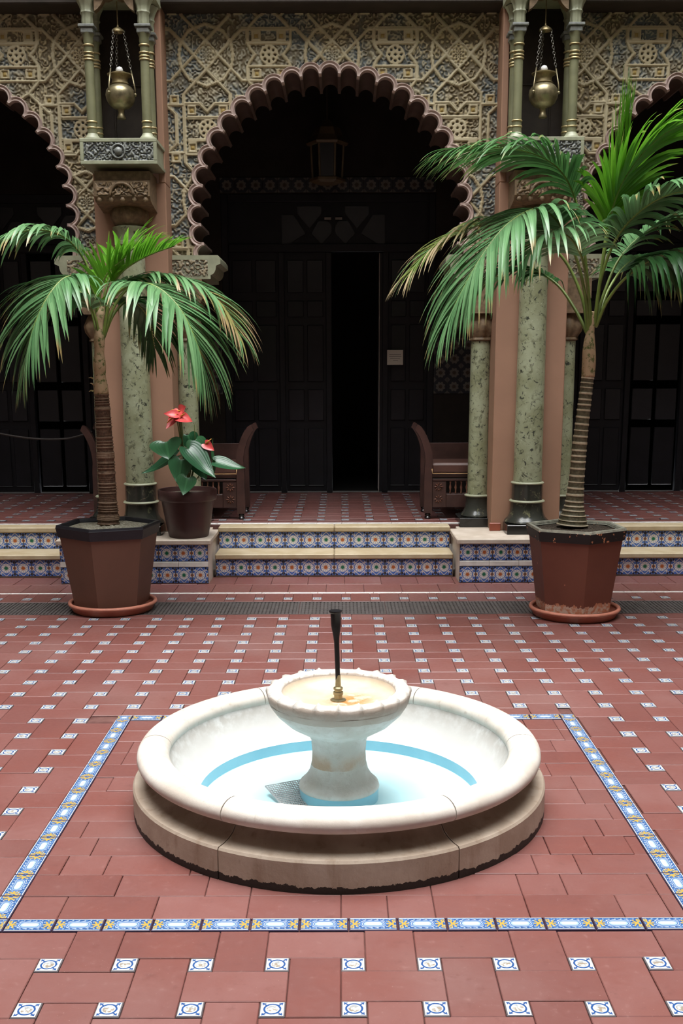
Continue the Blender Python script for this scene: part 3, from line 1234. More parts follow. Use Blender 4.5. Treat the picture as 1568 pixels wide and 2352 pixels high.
def arch(ax, label):
    ins, outs = [], []
    for kq in range(-NL, NL + 1):
        th = kq * LOB
        cx, cz = ax + AR * math.sin(th), AZ + AR * math.cos(th)
        n = 12
        for i in range(n + 1):
            f = -1 + 2 * i / n
            a = th + f * R(98)
            ins.append((cx + RI * math.sin(a), cz + RI * math.cos(a)))
            ao = th + f * R(51)
            outs.append((cx + RO * math.sin(ao), cz + RO * math.cos(ao)))
    N = len(ins)
    b = MB()
    for (xi, zi), (xo, zo) in zip(ins, outs):
        xm, zm = (xi + xo) / 2, (zi + zo) / 2
        xq, zq = xi * .8 + xo * .2, zi * .8 + zo * .2
        xr, zr = xi * .15 + xo * .85, zi * .15 + zo * .85
        b.v += [(xi, WALLY + .015, zi), (xi, WALLY - .022, zi), (xq, WALLY - .036, zq), (xm, WALLY - .030, zm), (xr, WALLY - .042, zr), (xo, WALLY - .034, zo), (xo, WALLY + .02, zo)]
    for i in range(N - 1):
        for k2 in range(6):
            b.face((i * 7 + k2, (i + 1) * 7 + k2, (i + 1) * 7 + k2 + 1, i * 7 + k2 + 1))
    o = b.build('arch_moulding', M['mauve'], wall_front, smooth=45)
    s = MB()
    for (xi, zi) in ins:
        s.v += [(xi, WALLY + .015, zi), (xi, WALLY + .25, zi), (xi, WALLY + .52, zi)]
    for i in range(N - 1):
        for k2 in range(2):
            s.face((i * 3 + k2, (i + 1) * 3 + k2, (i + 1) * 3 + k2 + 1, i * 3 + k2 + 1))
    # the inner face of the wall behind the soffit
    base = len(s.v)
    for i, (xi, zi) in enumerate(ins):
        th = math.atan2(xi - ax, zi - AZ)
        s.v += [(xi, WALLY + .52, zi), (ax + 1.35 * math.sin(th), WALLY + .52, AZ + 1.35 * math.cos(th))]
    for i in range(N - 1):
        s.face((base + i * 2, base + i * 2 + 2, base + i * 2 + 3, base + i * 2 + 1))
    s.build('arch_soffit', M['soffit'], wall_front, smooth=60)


for a in arch_x:
    arch(a, '')


# tendril panel fitted to a rectangle
def panel_fn(fq):
    def fn(x, z):
        return foliage(x, z, fq), np.zeros(x.shape)
    return fn


# imposts carrying the arch ends
def impost(xw, sgn, label):
    """xw = arch-axis offset of the pier side; block points to the arch axis"""
    x_out, x_in = xw, xw - sgn * .34
    z0, z1 = 2.335, 2.515
    poly = [(x_out, z0), (x_in + sgn * .03, z0)]
    for i in range(7):
        a = i / 6 * PI / 2
        poly.append((x_in + sgn * (.03 - .045 * math.sin(a) - .0), z0 + .03 + .07 * (1 - math.cos(a))))
    poly += [(x_in - sgn * .05, z0 + .115), (x_in - sgn * .05, z1 - .03), (x_in - sgn * .03, z1), (x_out, z1)]
    t = thing('impost_block', label, 'impost', (x_out, 9.0, z0))
    MB().prism(poly, 8.70, 9.27).build('block', M['olivepale'], t)
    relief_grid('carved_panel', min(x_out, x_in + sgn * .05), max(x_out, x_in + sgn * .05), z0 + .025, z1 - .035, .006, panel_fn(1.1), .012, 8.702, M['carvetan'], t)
    return t


def add_impost(axc, sgn, label):
    impost(axc + sgn * 1.28, sgn, label)


add_impost(XC, -1, 'carved stone impost at the left foot of the middle arch')
add_impost(XC, 1, 'carved stone impost at the right foot of the middle arch behind palm fronds')
add_impost(XC - 2 * PX, 1, 'carved stone impost at the foot of the left arch')
add_impost(XC + 2 * PX, -1, 'carved stone impost at the foot of the right arch')

# piers
for sgn, lab in ((-1, 'left'), (1, 'right')):
    xc = XC + sgn * PX
    m = MB().bbox(xc - .275, xc + .275, 8.50, 9.28, .345, 3.02, .006)
    m.bbox(xc - .275, xc - .225, 8.50, 9.2, 3.02, 4.75, .006).bbox(xc + .225, xc + .275, 8.50, 9.2, 3.02, 4.75, .006)
    m.box(xc - .225, xc + .225, 8.80, 9.2, 3.02, 4.75)
    o = struct('pier', m, M['salmon'], lab + ' salmon plastered pier behind the marble columns')
    for s2 in (-1, 1):
        MB().bbox(xc + s2 * .245 - .045, xc + s2 * .245 + .045, 8.475, 8.50, .345, .41, .004).build('skirting_tile', M['quarry'], o)

# ================================================================== COLUMNS
def column(name, x, y, label, r, ztop, big):
    z0 = .345
    t = thing(name, label, 'column', (x, y, z0), 'marble columns of the arcade')
    h = .18 if big else .165
    MB().bbox(x - h, x + h, y - h, y + h, z0, z0 + .075, .004).build('plinth', M['plinth'], t)
    q = r / .108
    z = z0 + .075
    base = [(.02, 0), (.172 * q, 0), (.180 * q, .010), (.172 * q, .025), (.150 * q, .045), (.136 * q, .075), (.128 * q, .12), (.126 * q, .165)]
    MB().lathe(base, (x, y, z), 32).build('base', M['marbledark'], t, smooth=40)
    ring = lambda zz, rr: [(rr - .03, zz - .012), (rr, zz - .008), (rr + .006, zz), (rr, zz + .008), (rr - .03, zz + .012)]
    MB().lathe(ring(0, .136 * q), (x, y, z + .175), 32).build('ring', M['olivepale'], t, smooth=50)
    zs = z + .18
    if big:
        MB().lathe([(.122 * q, 0), (.121 * q, .13)], (x, y, zs), 32).build('drum', M['marbledark'], t, smooth=True)
        MB().lathe(ring(0, .126 * q), (x, y, zs + .14), 32).build('ring', M['olivepale'], t, smooth=50)
        zs += .145
    n = 16
    prof = [(r * (1.04 - .07 * i / n), (ztop - zs) * i / n) for i in range(n + 1)]
    MB().lathe(prof, (x, y, zs), 40).build('shaft', M['marble'], t, smooth=True)
    if big:
        MB().lathe([(r, 0), (r * 1.12, .01), (r * 1.12, .03), (r * 1.0, .04), (r * 1.03, .10), (r * 1.2, .125), (r * 1.2, .14), (r * .9, .15)], (x, y, ztop), 32).build('necking', M['marble'], t, smooth=40)
        cap = MB()

        def w(a, rr, zz, j):
            return (rr * (1 + .06 * math.cos(a * 8)) if 1 <= j <= 5 else rr, zz)
        cap.lathe([(r * .9, 0), (r * 1.05, .01), (r * 1.28, .05), (r * 1.30, .085), (r * 1.15, .12), (r * .95, .14), (r * 1.0, .20)], (x, y, ztop + .15), 64, wob=w)
        cap.build('capital', M['umber'], t, smooth=50)
    else:
        def w(a, rr, zz, j):
            return (rr * (1 + .08 * math.cos(a * 8)) if 2 <= j <= 4 else rr, zz)
        MB().lathe([(r * .9, 0), (r * 1.2, .012), (r * 1.05, .03), (r * 1.45, .08), (r * 1.55, .13), (r * 1.25, .2), (r * 1.1, .215)], (x, y, ztop), 64, wob=w).build('capital', M['umber'], t, smooth=50)
        m = MB()
        zc = ztop + .215
        m.prism([(x - .10, zc), (x + .10, zc), (x + .16, zc + .12), (x + .16, 2.335), (x - .16, 2.335), (x - .16, zc + .12)], y - .15, y + .15)
        m.build('abacus', M['umber'], t)
    return t


for sgn, lab in ((-1, 'left'), (1, 'right')):
    xc = XC + sgn * PX
    other = {-1: 'behind the left palm trunk', 1: 'beside the right palm pot'}[sgn]
    column('marble_column', xc, 8.45, 'thick mottled green marble column in front of the %s pier' % lab, .108, 2.55, True)
column('marble_column', XC - PX + .345, 8.85, 'thinner green marble column behind the red-flowered potted plant', .083, 1.85, False)
column('marble_column', XC - PX - .345, 8.85, 'thinner green marble column left of the left palm trunk', .083, 1.85, False)
column('marble_column', XC + PX - .345, 8.85, 'thinner green marble column beside the right wooden bench', .083, 1.85, False)
column('marble_column', XC + PX + .345, 8.85, 'thinner green marble column behind the right palm trunk', .083, 1.85, False)

# ================================================================== WALL NICHES AND HANGING LAMPS
def niche(xc, label):
    t = thing('wall_niche', label, 'niche', (xc, 8.5, 2.82), 'carved niches with colonnettes')
    # bracket under the shelf
    b = MB()
    prof = [(8.52, 3.06), (8.24, 3.06), (8.24, 3.0), (8.20, 2.985), (8.20, 2.88), (8.23, 2.85), (8.30, 2.835), (8.52, 2.80)]
    b.prism(prof, xc - .205, xc + .205, 'x')
    br = b.build('bracket', M['umber'], t)
    relief_grid('carved_panel', xc - .19, xc + .19, 2.89, 2.975, .005, panel_fn(1.0), .014, 8.202, M['umberc'], br)
    arc = MB().tube([(xc + .085 * math.cos(a), 8.188, 2.885 + .085 * math.sin(a)) for a in [i * PI / 14 for i in range(15)]], .011, 6)
    arc.build('bracket_arch', M['umber'], br, smooth=True)
    for i in range(5):
        MB().lathe([(0, -.02), (.014, -.016), (.02, 0), (.014, .016), (0, .02)], (xc + (i - 2) * .085, 8.215, 2.857), 10).build('bead', M['umber'], br, smooth=True)
    # shelf
    x0, x1, y0, y1, z0, z1 = xc - .278, xc + .278, 8.13, 8.5, 3.09, 3.268
    m = MB().box(x0 + .012, x1 - .012, y0 + .012, y1, z0, z1 - .002)
    sh = m.build('shelf', M['olivepale'], t)
    fr = MB()
    for a, b2, c2, d2 in ((x0, x1, z0, z0 + .026), (x0, x1, z1 - .026, z1), (x0, x0 + .026, z0 + .026, z1 - .026), (x1 - .026, x1, z0 + .026, z1 - .026)):
        fr.bbox(a, b2, y0, y0 + .015, c2, d2, .003)
    for xs_ in (x0, x1 - .015):
        fr.bbox(xs_, xs_ + .015, y0 + .015, y1, z0, z0 + .026, .003).bbox(xs_, xs_ + .015, y0 + .015, y1, z1 - .026, z1, .003)
    fr.build('frame', M['olivepale'], sh)
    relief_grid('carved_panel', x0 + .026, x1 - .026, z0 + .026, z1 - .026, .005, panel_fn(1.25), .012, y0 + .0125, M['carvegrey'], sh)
    a = [2 * PI * i / 24 for i in range(25)]
    MB().tube([(xc + .047 * math.cos(q), y0 - .002, (z0 + z1) / 2 + .047 * math.sin(q)) for q in a], .007, 6, cap=False).build('boss_ring', M['carvegreyflat'], sh, smooth=True)
    prof = [(.030 * math.sin(q), -.026 * math.cos(q)) for q in [i * PI / 16 for i in range(9)]]
    b3 = MB().lathe(prof, (0, 0, 0), 20)
    b3.v = [(xc + p[0], y0 + .004 + p[2], (z0 + z1) / 2 + p[1]) for p in b3.v]
    b3.build('boss', M['carvegreyflat'], sh, smooth=True)
    # recess panel
    bp = MB().box(xc - .222, xc + .222, 8.70, 8.80, 3.268, 4.7)
    pn = bp.build('back_panel', M['nichedark'], t)
    f2 = MB()
    f2.bbox(xc - .13, xc - .115, 8.685, 8.70, 3.33, 3.75, .003).bbox(xc + .115, xc + .13, 8.685, 8.70, 3.33, 3.75, .003).bbox(xc - .13, xc + .13, 8.685, 8.70, 3.315, 3.33, .003).bbox(xc - .13, xc + .13, 8.685, 8.70, 3.75, 3.765, .003)
    f2.build('panel_moulding', M['nichedark'], pn)
    # four colonnettes
    for (dx, yy) in ((-.2, 8.22), (.2, 8.22), (-.2, 8.42), (.2, 8.42)):
        x = xc + dx
        zb = 3.268
        prof = [(.058, 0), (.06, .008), (.052, .02), (.040, .035), (.036, .045)]
        c_ = MB().lathe([(.036, .04), (.034, .10), (.0335, .30), (.032, .56)], (x, yy, zb), 20).build('colonnette', M['olive'], t, smooth=True)
        MB().lathe(prof, (x, yy, zb), 20).build('foot', M['olivepale'], c_, smooth=50)
        rg = MB()
        for zz in (.085, .125, .545, .565, .59, .64):
            rg.lathe([(.028, zz - .007), (.037, zz - .006), (.040, zz), (.037, zz + .006), (.028, zz + .007)], (x, yy, zb), 20)
        rg.build('gold_rings', M['gold'], c_, smooth=50)
        MB().lathe([(.032, .55), (.031, .655), (.036, .67), (.034, .69), (.046, .72)], (x, yy, zb), 20).build('neck', M['olive'], c_, smooth=50)
        cp = MB().bbox(x - .045, x + .045, yy - .045, yy + .045, zb + .715, zb + .752, .005).bbox(x - .058, x + .058, yy - .058, yy + .058, zb + .752, zb + .772, .004)
        cp.build('cap_block', M['carvegreyflat'], c_)
        def w(a, rr, zz, j):
            return (rr * (1 + .07 * math.cos(a * 8)), zz)
        MB().lathe([(.036, .772), (.04, .80), (.038, .84), (.048, .855), (.042, .87), (.05, .90), (.068, .935), (.075, .95), (.06, .96)], (x, yy, zb), 40, wob=w).build('upper_capital', M['olivepale'], c_, smooth=45)
    # canopy over the colonnettes, with a small cusped arch between them
    cn = MB().bbox(xc - .285, xc + .285, 8.14, 8.5, 4.225, 4.6, .01).build('canopy', M['olivepale'], t)
    pts = []
    for i in range(13):
        f = i / 12
        pts.append((xc - .14 + .28 * f, 4.225 - .10 * (abs(2 * f - 1)) ** 2 - .018 * abs(math.sin(f * PI * 4))))
    poly = [(xc - .14, 4.23)] + pts + [(xc + .14, 4.23)]
    poly = [(p[0], p[1]) for p in poly]
    MB().prism(poly, 8.18, 8.24).build('cusped_arch', M['umber'], t)
    return t


k = Mat('carved_umber', .55, .4)
k.color(k.mix(k.attr('relief').ramp(.25, .75), (0.06, 0.04, 0.022), (0.24, 0.165, 0.095)))
M['umberc'] = k.m
M['carvegreyflat'] = plain('grey_carved_stone', (0.19, 0.20, 0.185), .4, .5, 0, .35, 40, .2, 80)


def hanging_lamp(xc, label, turn):
    yy = 8.3
    t = thing('hanging_lamp', label, 'lamp', (xc, yy, 3.43), 'brass lamps hanging in the niches')
    c = (xc, yy, 3.43)
    body = [(.0, .0), (.030, .002), (.033, .010), (.024, .030), (.021, .05), (.026, .066), (.060, .078), (.086, .100), (.103, .135), (.108, .165), (.102, .195), (.084, .218), (.066, .230), (.060, .238)]
    bo = MB().lathe(body, c, 40).build('bowl', M['brass'], t, smooth=50)
    neck = [(.064, .233), (.070, .238), (.060, .246), (.056, .270), (.066, .288), (.088, .298), (.090, .306), (.06, .316), (.03, .314)]
    MB().lathe(neck, c, 40).build('neck', M['brassdull'], t, smooth=40)
    MB().lathe([(.0, -.027), (.018, -.02), (.027, 0), (.02, .018), (.0, .027)], (c[0], c[1], c[2] + .335), 16).build('bulb', M['bulb'], t, smooth=True)
    ringz = 4.05
    for i in range(3):
        a = turn + i * 2 * PI / 3
        ca, sa = math.cos(a), math.sin(a)
        MB().tube([(xc + .108 * ca, yy + .108 * sa, c[2] + .165), (xc + .112 * ca, yy + .112 * sa, c[2] + .20), (xc + .086 * ca, yy + .086 * sa, c[2] + .33)], .006, 6).build('strap', M['brass'], t, smooth=True)
        MB().lathe([(0, -.012), (.01, -.008), (.012, 0), (.01, .008), (0, .012)], (xc + .112 * ca, yy + .112 * sa, c[2] + .165), 8).build('stud', M['brass'], t, smooth=True)
        p0 = Vector((xc + .086 * ca, yy + .086 * sa, c[2] + .33))
        p1 = Vector((xc + .04 * ca, yy + .04 * sa, ringz - .02))
        ch = MB()
        n = 14
        for j in range(n):
            q0, q1 = p0.lerp(p1, j / n), p0.lerp(p1, (j + 1) / n)
            d = (q1 - q0)
            mid = (q0 + q1) / 2
            side = Vector((1, 0, 0)) if j % 2 else Vector((0, 1, 0))
            L = d.length * .62
            dn = d.normalized()
            pts = [mid + dn * (L * math.cos(b)) + side * (.0085 * math.sin(b)) for b in [k3 * 2 * PI / 8 for k3 in range(9)]]
            ch.tube(pts, .0022, 4, cap=False)
        ch.build('chain', M['chain'], t)
    cap = MB().lathe([(.045, -.03), (.042, -.015), (.02, 0), (.008, .006), (.006, .02)], (xc, yy, ringz), 20)
    cap.build('crown_cap', M['brassdull'], t, smooth=50)
    MB().tube([(xc, yy, ringz + .01), (xc, yy, 4.24)], .004, 6).build('hook_rod', M['brassdull'], t)
    return t



niche(XC - PX, 'carved wall niche with olive colonnettes above the left palm')
niche(XC + PX, 'carved wall niche with olive colonnettes above the right palm fronds')
hanging_lamp(XC - PX, 'brass oil lamp hanging on chains in the left niche', 2.0)
hanging_lamp(XC + PX, 'brass oil lamp hanging on chains in the right niche', 1.75)

# ================================================================== FOUNTAIN
fo = thing('fountain', 'round pale stone fountain with a pedestal bowl in the courtyard centre', 'fountain', (FX, FY, 0))
fc = (FX, FY, 0)
base_prof = [(.648, 0), (.775, 0), (.775, .102), (.769, .110), (.742, .112), (.715, .118), (.690, .131), (.672, .152), (.664, .178), (.648, .178)]
rim_prof = []
for i in range(17):
    a = -PI * .62 + i / 16 * (PI * 1.62)
    rim_prof.append((.697 + .060 * math.cos(a), .212 + (.042 if math.sin(a) > 0 else .037) * math.sin(a)))
rim_prof = [(.648, .178), (.665, .178)] + rim_prof + [(.640, .198), (.648, .19)]
for i in range(6):
    a0 = -PI / 2 - R(30) + i * PI / 3
    g = .0028
    MB().lathe(base_prof, fc, 20, a0 + g, a0 + PI / 3 - g, closed=True, caps=True).build('base_stone', M['fbase'], fo, smooth=35)
    MB().lathe(rim_prof, fc, 20, a0 + g, a0 + PI / 3 - g, closed=True, caps=True).build('rim_stone', M['fstone'], fo, smooth=35)
MB().lathe([(.656, .02), (.656, .176), (.650, .19)], fc, 72).build('mortar', M['fjoint'] if 'fjoint' in M else M['grout'], fo)
basin_prof = [(.644, .206), (.638, .19), (.628, .17), (.610, .135), (.588, .10), (.565, .07), (.548, .052), (.535, .044)]
MB().lathe(basin_prof, fc, 96).build('basin_wall', M['basin'], fo, smooth=True)
MB().lathe([(.535, .044), (.530, .001)], fc, 96).build('blue_band', M['poolblue'], fo, smooth=True)
MB().lathe([(.532, .001), (.3, .0012), (.0, .0015)], fc, 96).build('pool_floor', M['poolbluelit'], fo, smooth=True)
MB().lathe([(.151, .001), (.151, .048)], fc, 64).build('blue_plinth', M['poolblue'], fo, smooth=True)
ped = [(.10, .047), (.150, .047), (.154, .052), (.150, .066), (.1285, .087), (.1115, .115), (.103, .152), (.101, .194), (.105, .238), (.1155, .262), (.1535, .284), (.193, .308), (.237, .350), (.258, .382), (.264, .396)]


def dimple(a, rr, zz, j):
    n = .5 + .5 * math.sin(a * 7 + j) * math.sin(a * 3 + 2 * j)
    return rr * (1 + .006 * n), zz


MB().lathe(ped, fc, 72, wob=dimple).build('pedestal', M['bowl'], fo, smooth=True)
# the bowl rim carved into 20 lobes with raised fillets between
NLB = 20


def lobe(a, rr, zz, j):
    ph = (a * NLB / (2 * PI)) % 1.0
    e = min(ph, 1 - ph)
    bump = math.exp(-(e / .05) ** 2)
    if 1 <= j <= 5:
        zz = zz + .0075 * bump - .003 * math.sin(PI * ph) * (j - 1) / 4
        if j <= 3:
            rr = rr + .0035 * bump - .002 * math.sin(PI * ph)
    return rr, zz


rim = [(.262, .392), (.268, .402), (.272, .420), (.270, .434), (.258, .441), (.232, .443), (.217, .437), (.213, .425)]
MB().lathe(rim, fc, 240, wob=lobe).build('bowl_rim', M['bowl'], fo, smooth=60)
MB().lathe([(.213, .426), (.205, .41), (.18, .400), (.12, .394), (.05, .391), (0, .390)], fc, 72).build('bowl_inside', M['bowlin'], fo, smooth=True)
# nozzle: brass fitting and a black trumpet-topped pipe leaning a little
nz = MB().lathe([(.0, .0), (.030, .0), (.030, .004), (.016, .008), (.016, .022), (.019, .024), (.019, .034), (.014, .036), (.014, .042), (.018, .044), (.018, .050), (.011, .054), (.009, .10)], (FX - .002, FY, .390), 20).build('brass_fitting', M['brass'], fo, smooth=40)
pp = [(FX - .003, FY, .465), (FX - .005, FY, .55), (FX - .007, FY, .617), (FX - .008, FY, .639), (FX - .0085, FY, .66), (FX - .0095, FY, .68), (FX - .010, FY, .728), (FX - .0105, FY, .733), (FX - .0105, FY, .737)]
MB().tube(pp, [.0088, .0093, .0098, .0118, .0152, .0180, .0198, .0245, .0245], 20).build('spray_pipe', M['blackpipe'], fo, smooth=40)

# perforated sheet leaning in the pool
g = thing('perforated_sheet', 'grey perforated metal sheet lying in the fountain pool', 'metal sheet', (FX - .2, FY - .02, .0))
c0 = at(609, 1763, FY + .03); c1 = at(655, 1815, FY - .12); c2 = at(720, 1742, FY + .10)
P0, P1, P2 = Vector((c0.x, c0.y, .035)), Vector((c1.x, c1.y, .006)), Vector((c2.x + .02, c2.y, .045))
P3 = P1 + (P2 - P0) * .75
nu, nv = 22, 14
mb = MB()


def sheet(u, v):
    return (P0 * (1 - u) + P2 * u) * (1 - v) + (P1 * (1 - u) + P3 * u) * v


for i in range(nu + 1):
    a, b = sheet(i / nu, 0), sheet(i / nu, 1)
    mb.tube([a, b], .0022, 4)
for j in range(nv + 1):
    a, b = sheet(0, j / nv), sheet(1, j / nv)
    mb.tube([a + Vector((0, 0, .001)), b + Vector((0, 0, .001))], .0022, 4)
mb.build('mesh_sheet', M['galv'], g)
MB().tube([sheet(0, 0), sheet(0, 1)], .004, 6).build('folded_edge', M['galv'], g)

# ================================================================== POTS
def hexpot(name, label, x, y, rot, rt, rb, zt, mats, soil, zb=.045):
    t = thing(name, label, 'plant pot', (x, y, zb))
    def ringv(r, z):
        return [(x + r * math.sin(rot + i * PI / 3), y - r * math.cos(rot + i * PI / 3), z) for i in range(6)]
    zc = zt - .068
    rc = rb + (rt - rb) * (zc - zb) / (zt - zb)
    b = MB()
    b.v += ringv(rb, zb) + ringv(rc, zc)
    for i in range(6):
        j = (i + 1) % 6
        b.face((i, j, 6 + j, 6 + i))
    b.face(range(6))
    bo = b.build('body', mats[0], t)
    m = MB()
    rr = [(rc + .012, zc), (rt + .016, zt - .004), (rt + .010, zt), (rt - .022, zt), (rt - .030, zt - .05)]
    for q, z in rr:
        m.v += ringv(q, z)
    for k2 in range(len(rr) - 1):
        for i in range(6):
            j = (i + 1) % 6
            m.face((k2 * 6 + i, k2 * 6 + j, k2 * 6 + 6 + j, k2 * 6 + 6 + i))
    m.v += ringv(rc - .02, zc)
    L = len(m.v)
    for i in range(6):
        j = (i + 1) % 6
        m.face((i, j, L - 6 + j, L - 6 + i))
    m.build('rim', mats[1], t)
    lip = MB()
    for q, z in ((rt + .014, zt - .004), (rt + .011, zt + .012), (rt - .016, zt + .011), (rt - .026, zt - .01)):
        lip.v += ringv(q, z)
    for k2 in range(3):
        for i in range(6):
            j = (i + 1) % 6
            lip.face((k2 * 6 + i, k2 * 6 + j, k2 * 6 + 6 + j, k2 * 6 + 6 + i))
    lip.build('lip', mats[2], t)
    # soil, lumpy
    s = MB()
    rg = random.Random(int(x * 100))
    n, kk = 36, 9
    s.v.append((x, y, zt + .012))
    for a in range(1, kk + 1):
        for i in range(n):
            th = 2 * PI * i / n
            hexr = (rt - .024) * math.cos(PI / 6) / math.cos(((th - rot + PI / 2) % (PI / 3)) - PI / 6)
            f = a / kk
            s.v.append((x + hexr * f * math.cos(th), y + hexr * f * math.sin(th), zt - .016 + .022 * (1 - f) + rg.uniform(-.006, .006) * (a < kk)))
    for i in range(n):
        s.face((0, 1 + i, 1 + (i + 1) % n))
        for a in range(kk - 1):
            s.face((1 + a * n + i, 1 + a * n + n + i, 1 + a * n + n + (i + 1) % n, 1 + a * n + (i + 1) % n))
    s.build('soil', soil, t, smooth=True)
    return t


def saucer(label, x, y):
    t = thing('pot_saucer', label, 'saucer', (x, y, 0), 'terracotta saucers under the palm pots')
    MB().lathe([(0, 0), (.262, 0), (.272, .006), (.292, .048), (.285, .052), (.268, .028), (.25, .022), (0, .020)], (x, y, 0), 64).build('dish', M['clay'], t, smooth=50)
    MB().lathe([(.278, .040), (.294, .040), (.304, .052), (.300, .064), (.288, .068), (.276, .058)], (x, y, 0), 64, closed=True).build('rolled_rim', M['clayrim'], t, smooth=60)
    return t


LX, LY, RX, RY = -1.594, 7.17, 1.545, 6.95
saucer('terracotta saucer under the left palm pot', LX + .004, LY)
saucer('terracotta saucer with crumbs under the right palm pot', RX + .015, RY)
hexpot('palm_pot', 'plain brown hexagonal pot with black rim holding the left palm', LX, LY, R(-9), .340, .255, .592, (M['potbrown'], M['rimblack'], M['rimblack']), M['grit'])
hexpot('palm_pot', 'red-brown hexagonal pot with flaking black rim holding the right palm', RX, RY, R(4), .322, .246, .596, (M['potred'], M['rimflake'], M['mortar']), M['soil'])

# ================================================================== PALMS
def spline(pts, n):
    pts = [Vector(p) for p in pts]
    if len(pts) == 2:
        return [pts[0].lerp(pts[1], i / (n - 1)) for i in range(n)]
    ext = [pts[0] * 2 - pts[1]] + pts + [pts[-1] * 2 - pts[-2]]
    out = []
    segs = len(pts) - 1
    for i in range(n):
        f = i / (n - 1) * segs
        k2 = min(int(f), segs - 1)
        t = f - k2
        p0, p1, p2, p3 = ext[k2:k2 + 4]
        out.append(.5 * ((2 * p1) + (-p0 + p2) * t + (2 * p0 - 5 * p1 + 4 * p2 - p3) * t * t + (-p0 + 3 * p1 - 3 * p2 + p3) * t ** 3))
    return out


def leaflet_geo(mb, p, d, nrm, L, w, droop, rg, seg=7):
    """a long pointed blade, folded along its midrib and bending down"""
    d = d.normalized()
    prev = None
    step = L / seg
    wid = [.55, .92, 1.0, .97, .86, .66, .40]
    b = len(mb.v)
    g = Vector((0, 0, -1))
    curl = rg.uniform(-.08, .08)
    for i in range(seg):
        n = (nrm - d * nrm.dot(d))
        n = n.normalized() if n.length > 1e-4 else Vector((0, -1, 0))
        s = d.cross(n).normalized()
        hw = w * wid[min(i, 6)] / 2
        mb.v += [tuple(p - s * hw + n * hw * .28), tuple(p), tuple(p + s * hw + n * hw * .28)]
        p = p + d * step
        f = (i + 1) / seg
        d = (d + g * droop * (0.35 + f) / seg * 2.0 + s * curl / seg).normalized()
    mb.v.append(tuple(p))
    for i in range(seg - 1):
        v0, v1 = i / seg, (i + 1) / seg
        q = b + i * 3
        mb.face((q, q + 1, q + 4, q + 3), [(0, v0), (.5, v0), (.5, v1), (0, v1)])
        mb.face((q + 1, q + 2, q + 5, q + 4), [(.5, v0), (1, v0), (1, v1), (.5, v1)])
    q = b + (seg - 1) * 3
    v0 = (seg - 1) / seg
    mb.face((q, q + 1, q + 3), [(0, v0), (.5, v0), (.5, 1)])
    mb.face((q + 1, q + 2, q + 3), [(.5, v0), (1, v0), (.5, 1)])


def frond(root, pts, n=26, L=.5, w=.026, droop=.5, start=.3, mat='leaf', objs=True, seed=1, lift=.15, up=None, ang=(68, 24), side=(1, 1), mats2=None, r0=.012, lmin=.55):
    rg = random.Random(seed)
    n, L, w = int(n * 1.5), L * 1.25, w * 1.1
    path = spline(pts, 48)
    fr = MB().tube(path, [r0 * (1 - .78 * i / 47) for i in range(48)], 6).build('frond', M['rachis'], root, smooth=True)
    one = MB()
    for i in range(n):
        f = start + (1 - start) * (i + .3) / n
        fi = f * 47
        a = min(int(fi), 46)
        p = path[a].lerp(path[a + 1], fi - a)
        T = (path[min(a + 2, 47)] - path[max(a - 1, 0)]).normalized()
        U = Vector(up) if up else Vector((0, 0, 1))
        Sd = T.cross(U)
        if Sd.length < .15:
            Sd = Vector((1, 0, 0))
        Sd.normalize()
        N = Sd.cross(T).normalized()
        t = (f - start) / (1 - start)
        th = R(ang[0] + (ang[1] - ang[0]) * t)
        prof = (lmin + (1 - lmin) * math.sin(min(1, t * 1.7 + .12) * PI / 2)) * (1 - .50 * max(0, t - .55) / .45)
        for s in (1, -1):
            if s == 1 and not side[0] or s == -1 and not side[1]:
                continue
            tj = th + R(rg.uniform(-7, 7))
            d = T * math.cos(tj) + Sd * s * math.sin(tj) + N * (lift + rg.uniform(-.06, .06))
            LL = L * prof * rg.uniform(.9, 1.08)
            ww = w * (.75 + .35 * math.sin(PI * min(1, t + .15))) * rg.uniform(.88, 1.12)
            mm = mat
            if mats2 and rg.random() < mats2[1](t):
                mm = mats2[0]
            tgt = MB() if objs else one
            leaflet_geo(tgt, p + Sd * s * .004, d, N, LL, ww, droop * rg.uniform(.8, 1.25), rg)
            if objs:
                tgt.build('leaflet', M[mm], fr, smooth=True, fix=False)
    if not objs:
        o = one.build('leaflets', M[mat], fr, smooth=True, fix=False)
        tag(o, kind='stuff')
    return fr


def trunk(root, pts, rad, mat, ring, name='trunk', irregular=0., per=.03):
    path = spline(pts, 260)
    from bisect import bisect
    L = sum((path[i + 1] - path[i]).length for i in range(259))
    rr, rv = [], []
    rg = random.Random(3)
    for i in range(260):
        f = i / 259
        g = f * (len(rad) - 1)
        a = min(int(g), len(rad) - 2)
        r0 = rad[a] + (rad[a + 1] - rad[a]) * (g - a)
        ph = (f * L / per + irregular * math.sin(f * 40)) % 1.0
        h = 1.0 if ph < ring else 0.0
        rr.append(r0 * (1 + (.05 + .06 * irregular) * (1 if ph < ring else 0) - .03 * math.sin(PI * ph) + irregular * .04 * math.sin(i * 1.7)))
        rv.append(h)
    n = 24
    m = MB().tube(path, rr, n)
    o = m.build(name, mat, root, smooth=True)
    at_ = o.data.attributes.new('ring', 'FLOAT', 'POINT')
    at_.data.foreach_set('value', np.repeat(np.array(rv, np.float32), n))
    return o


def P_(lst):
    return [at(*q) for q in lst]


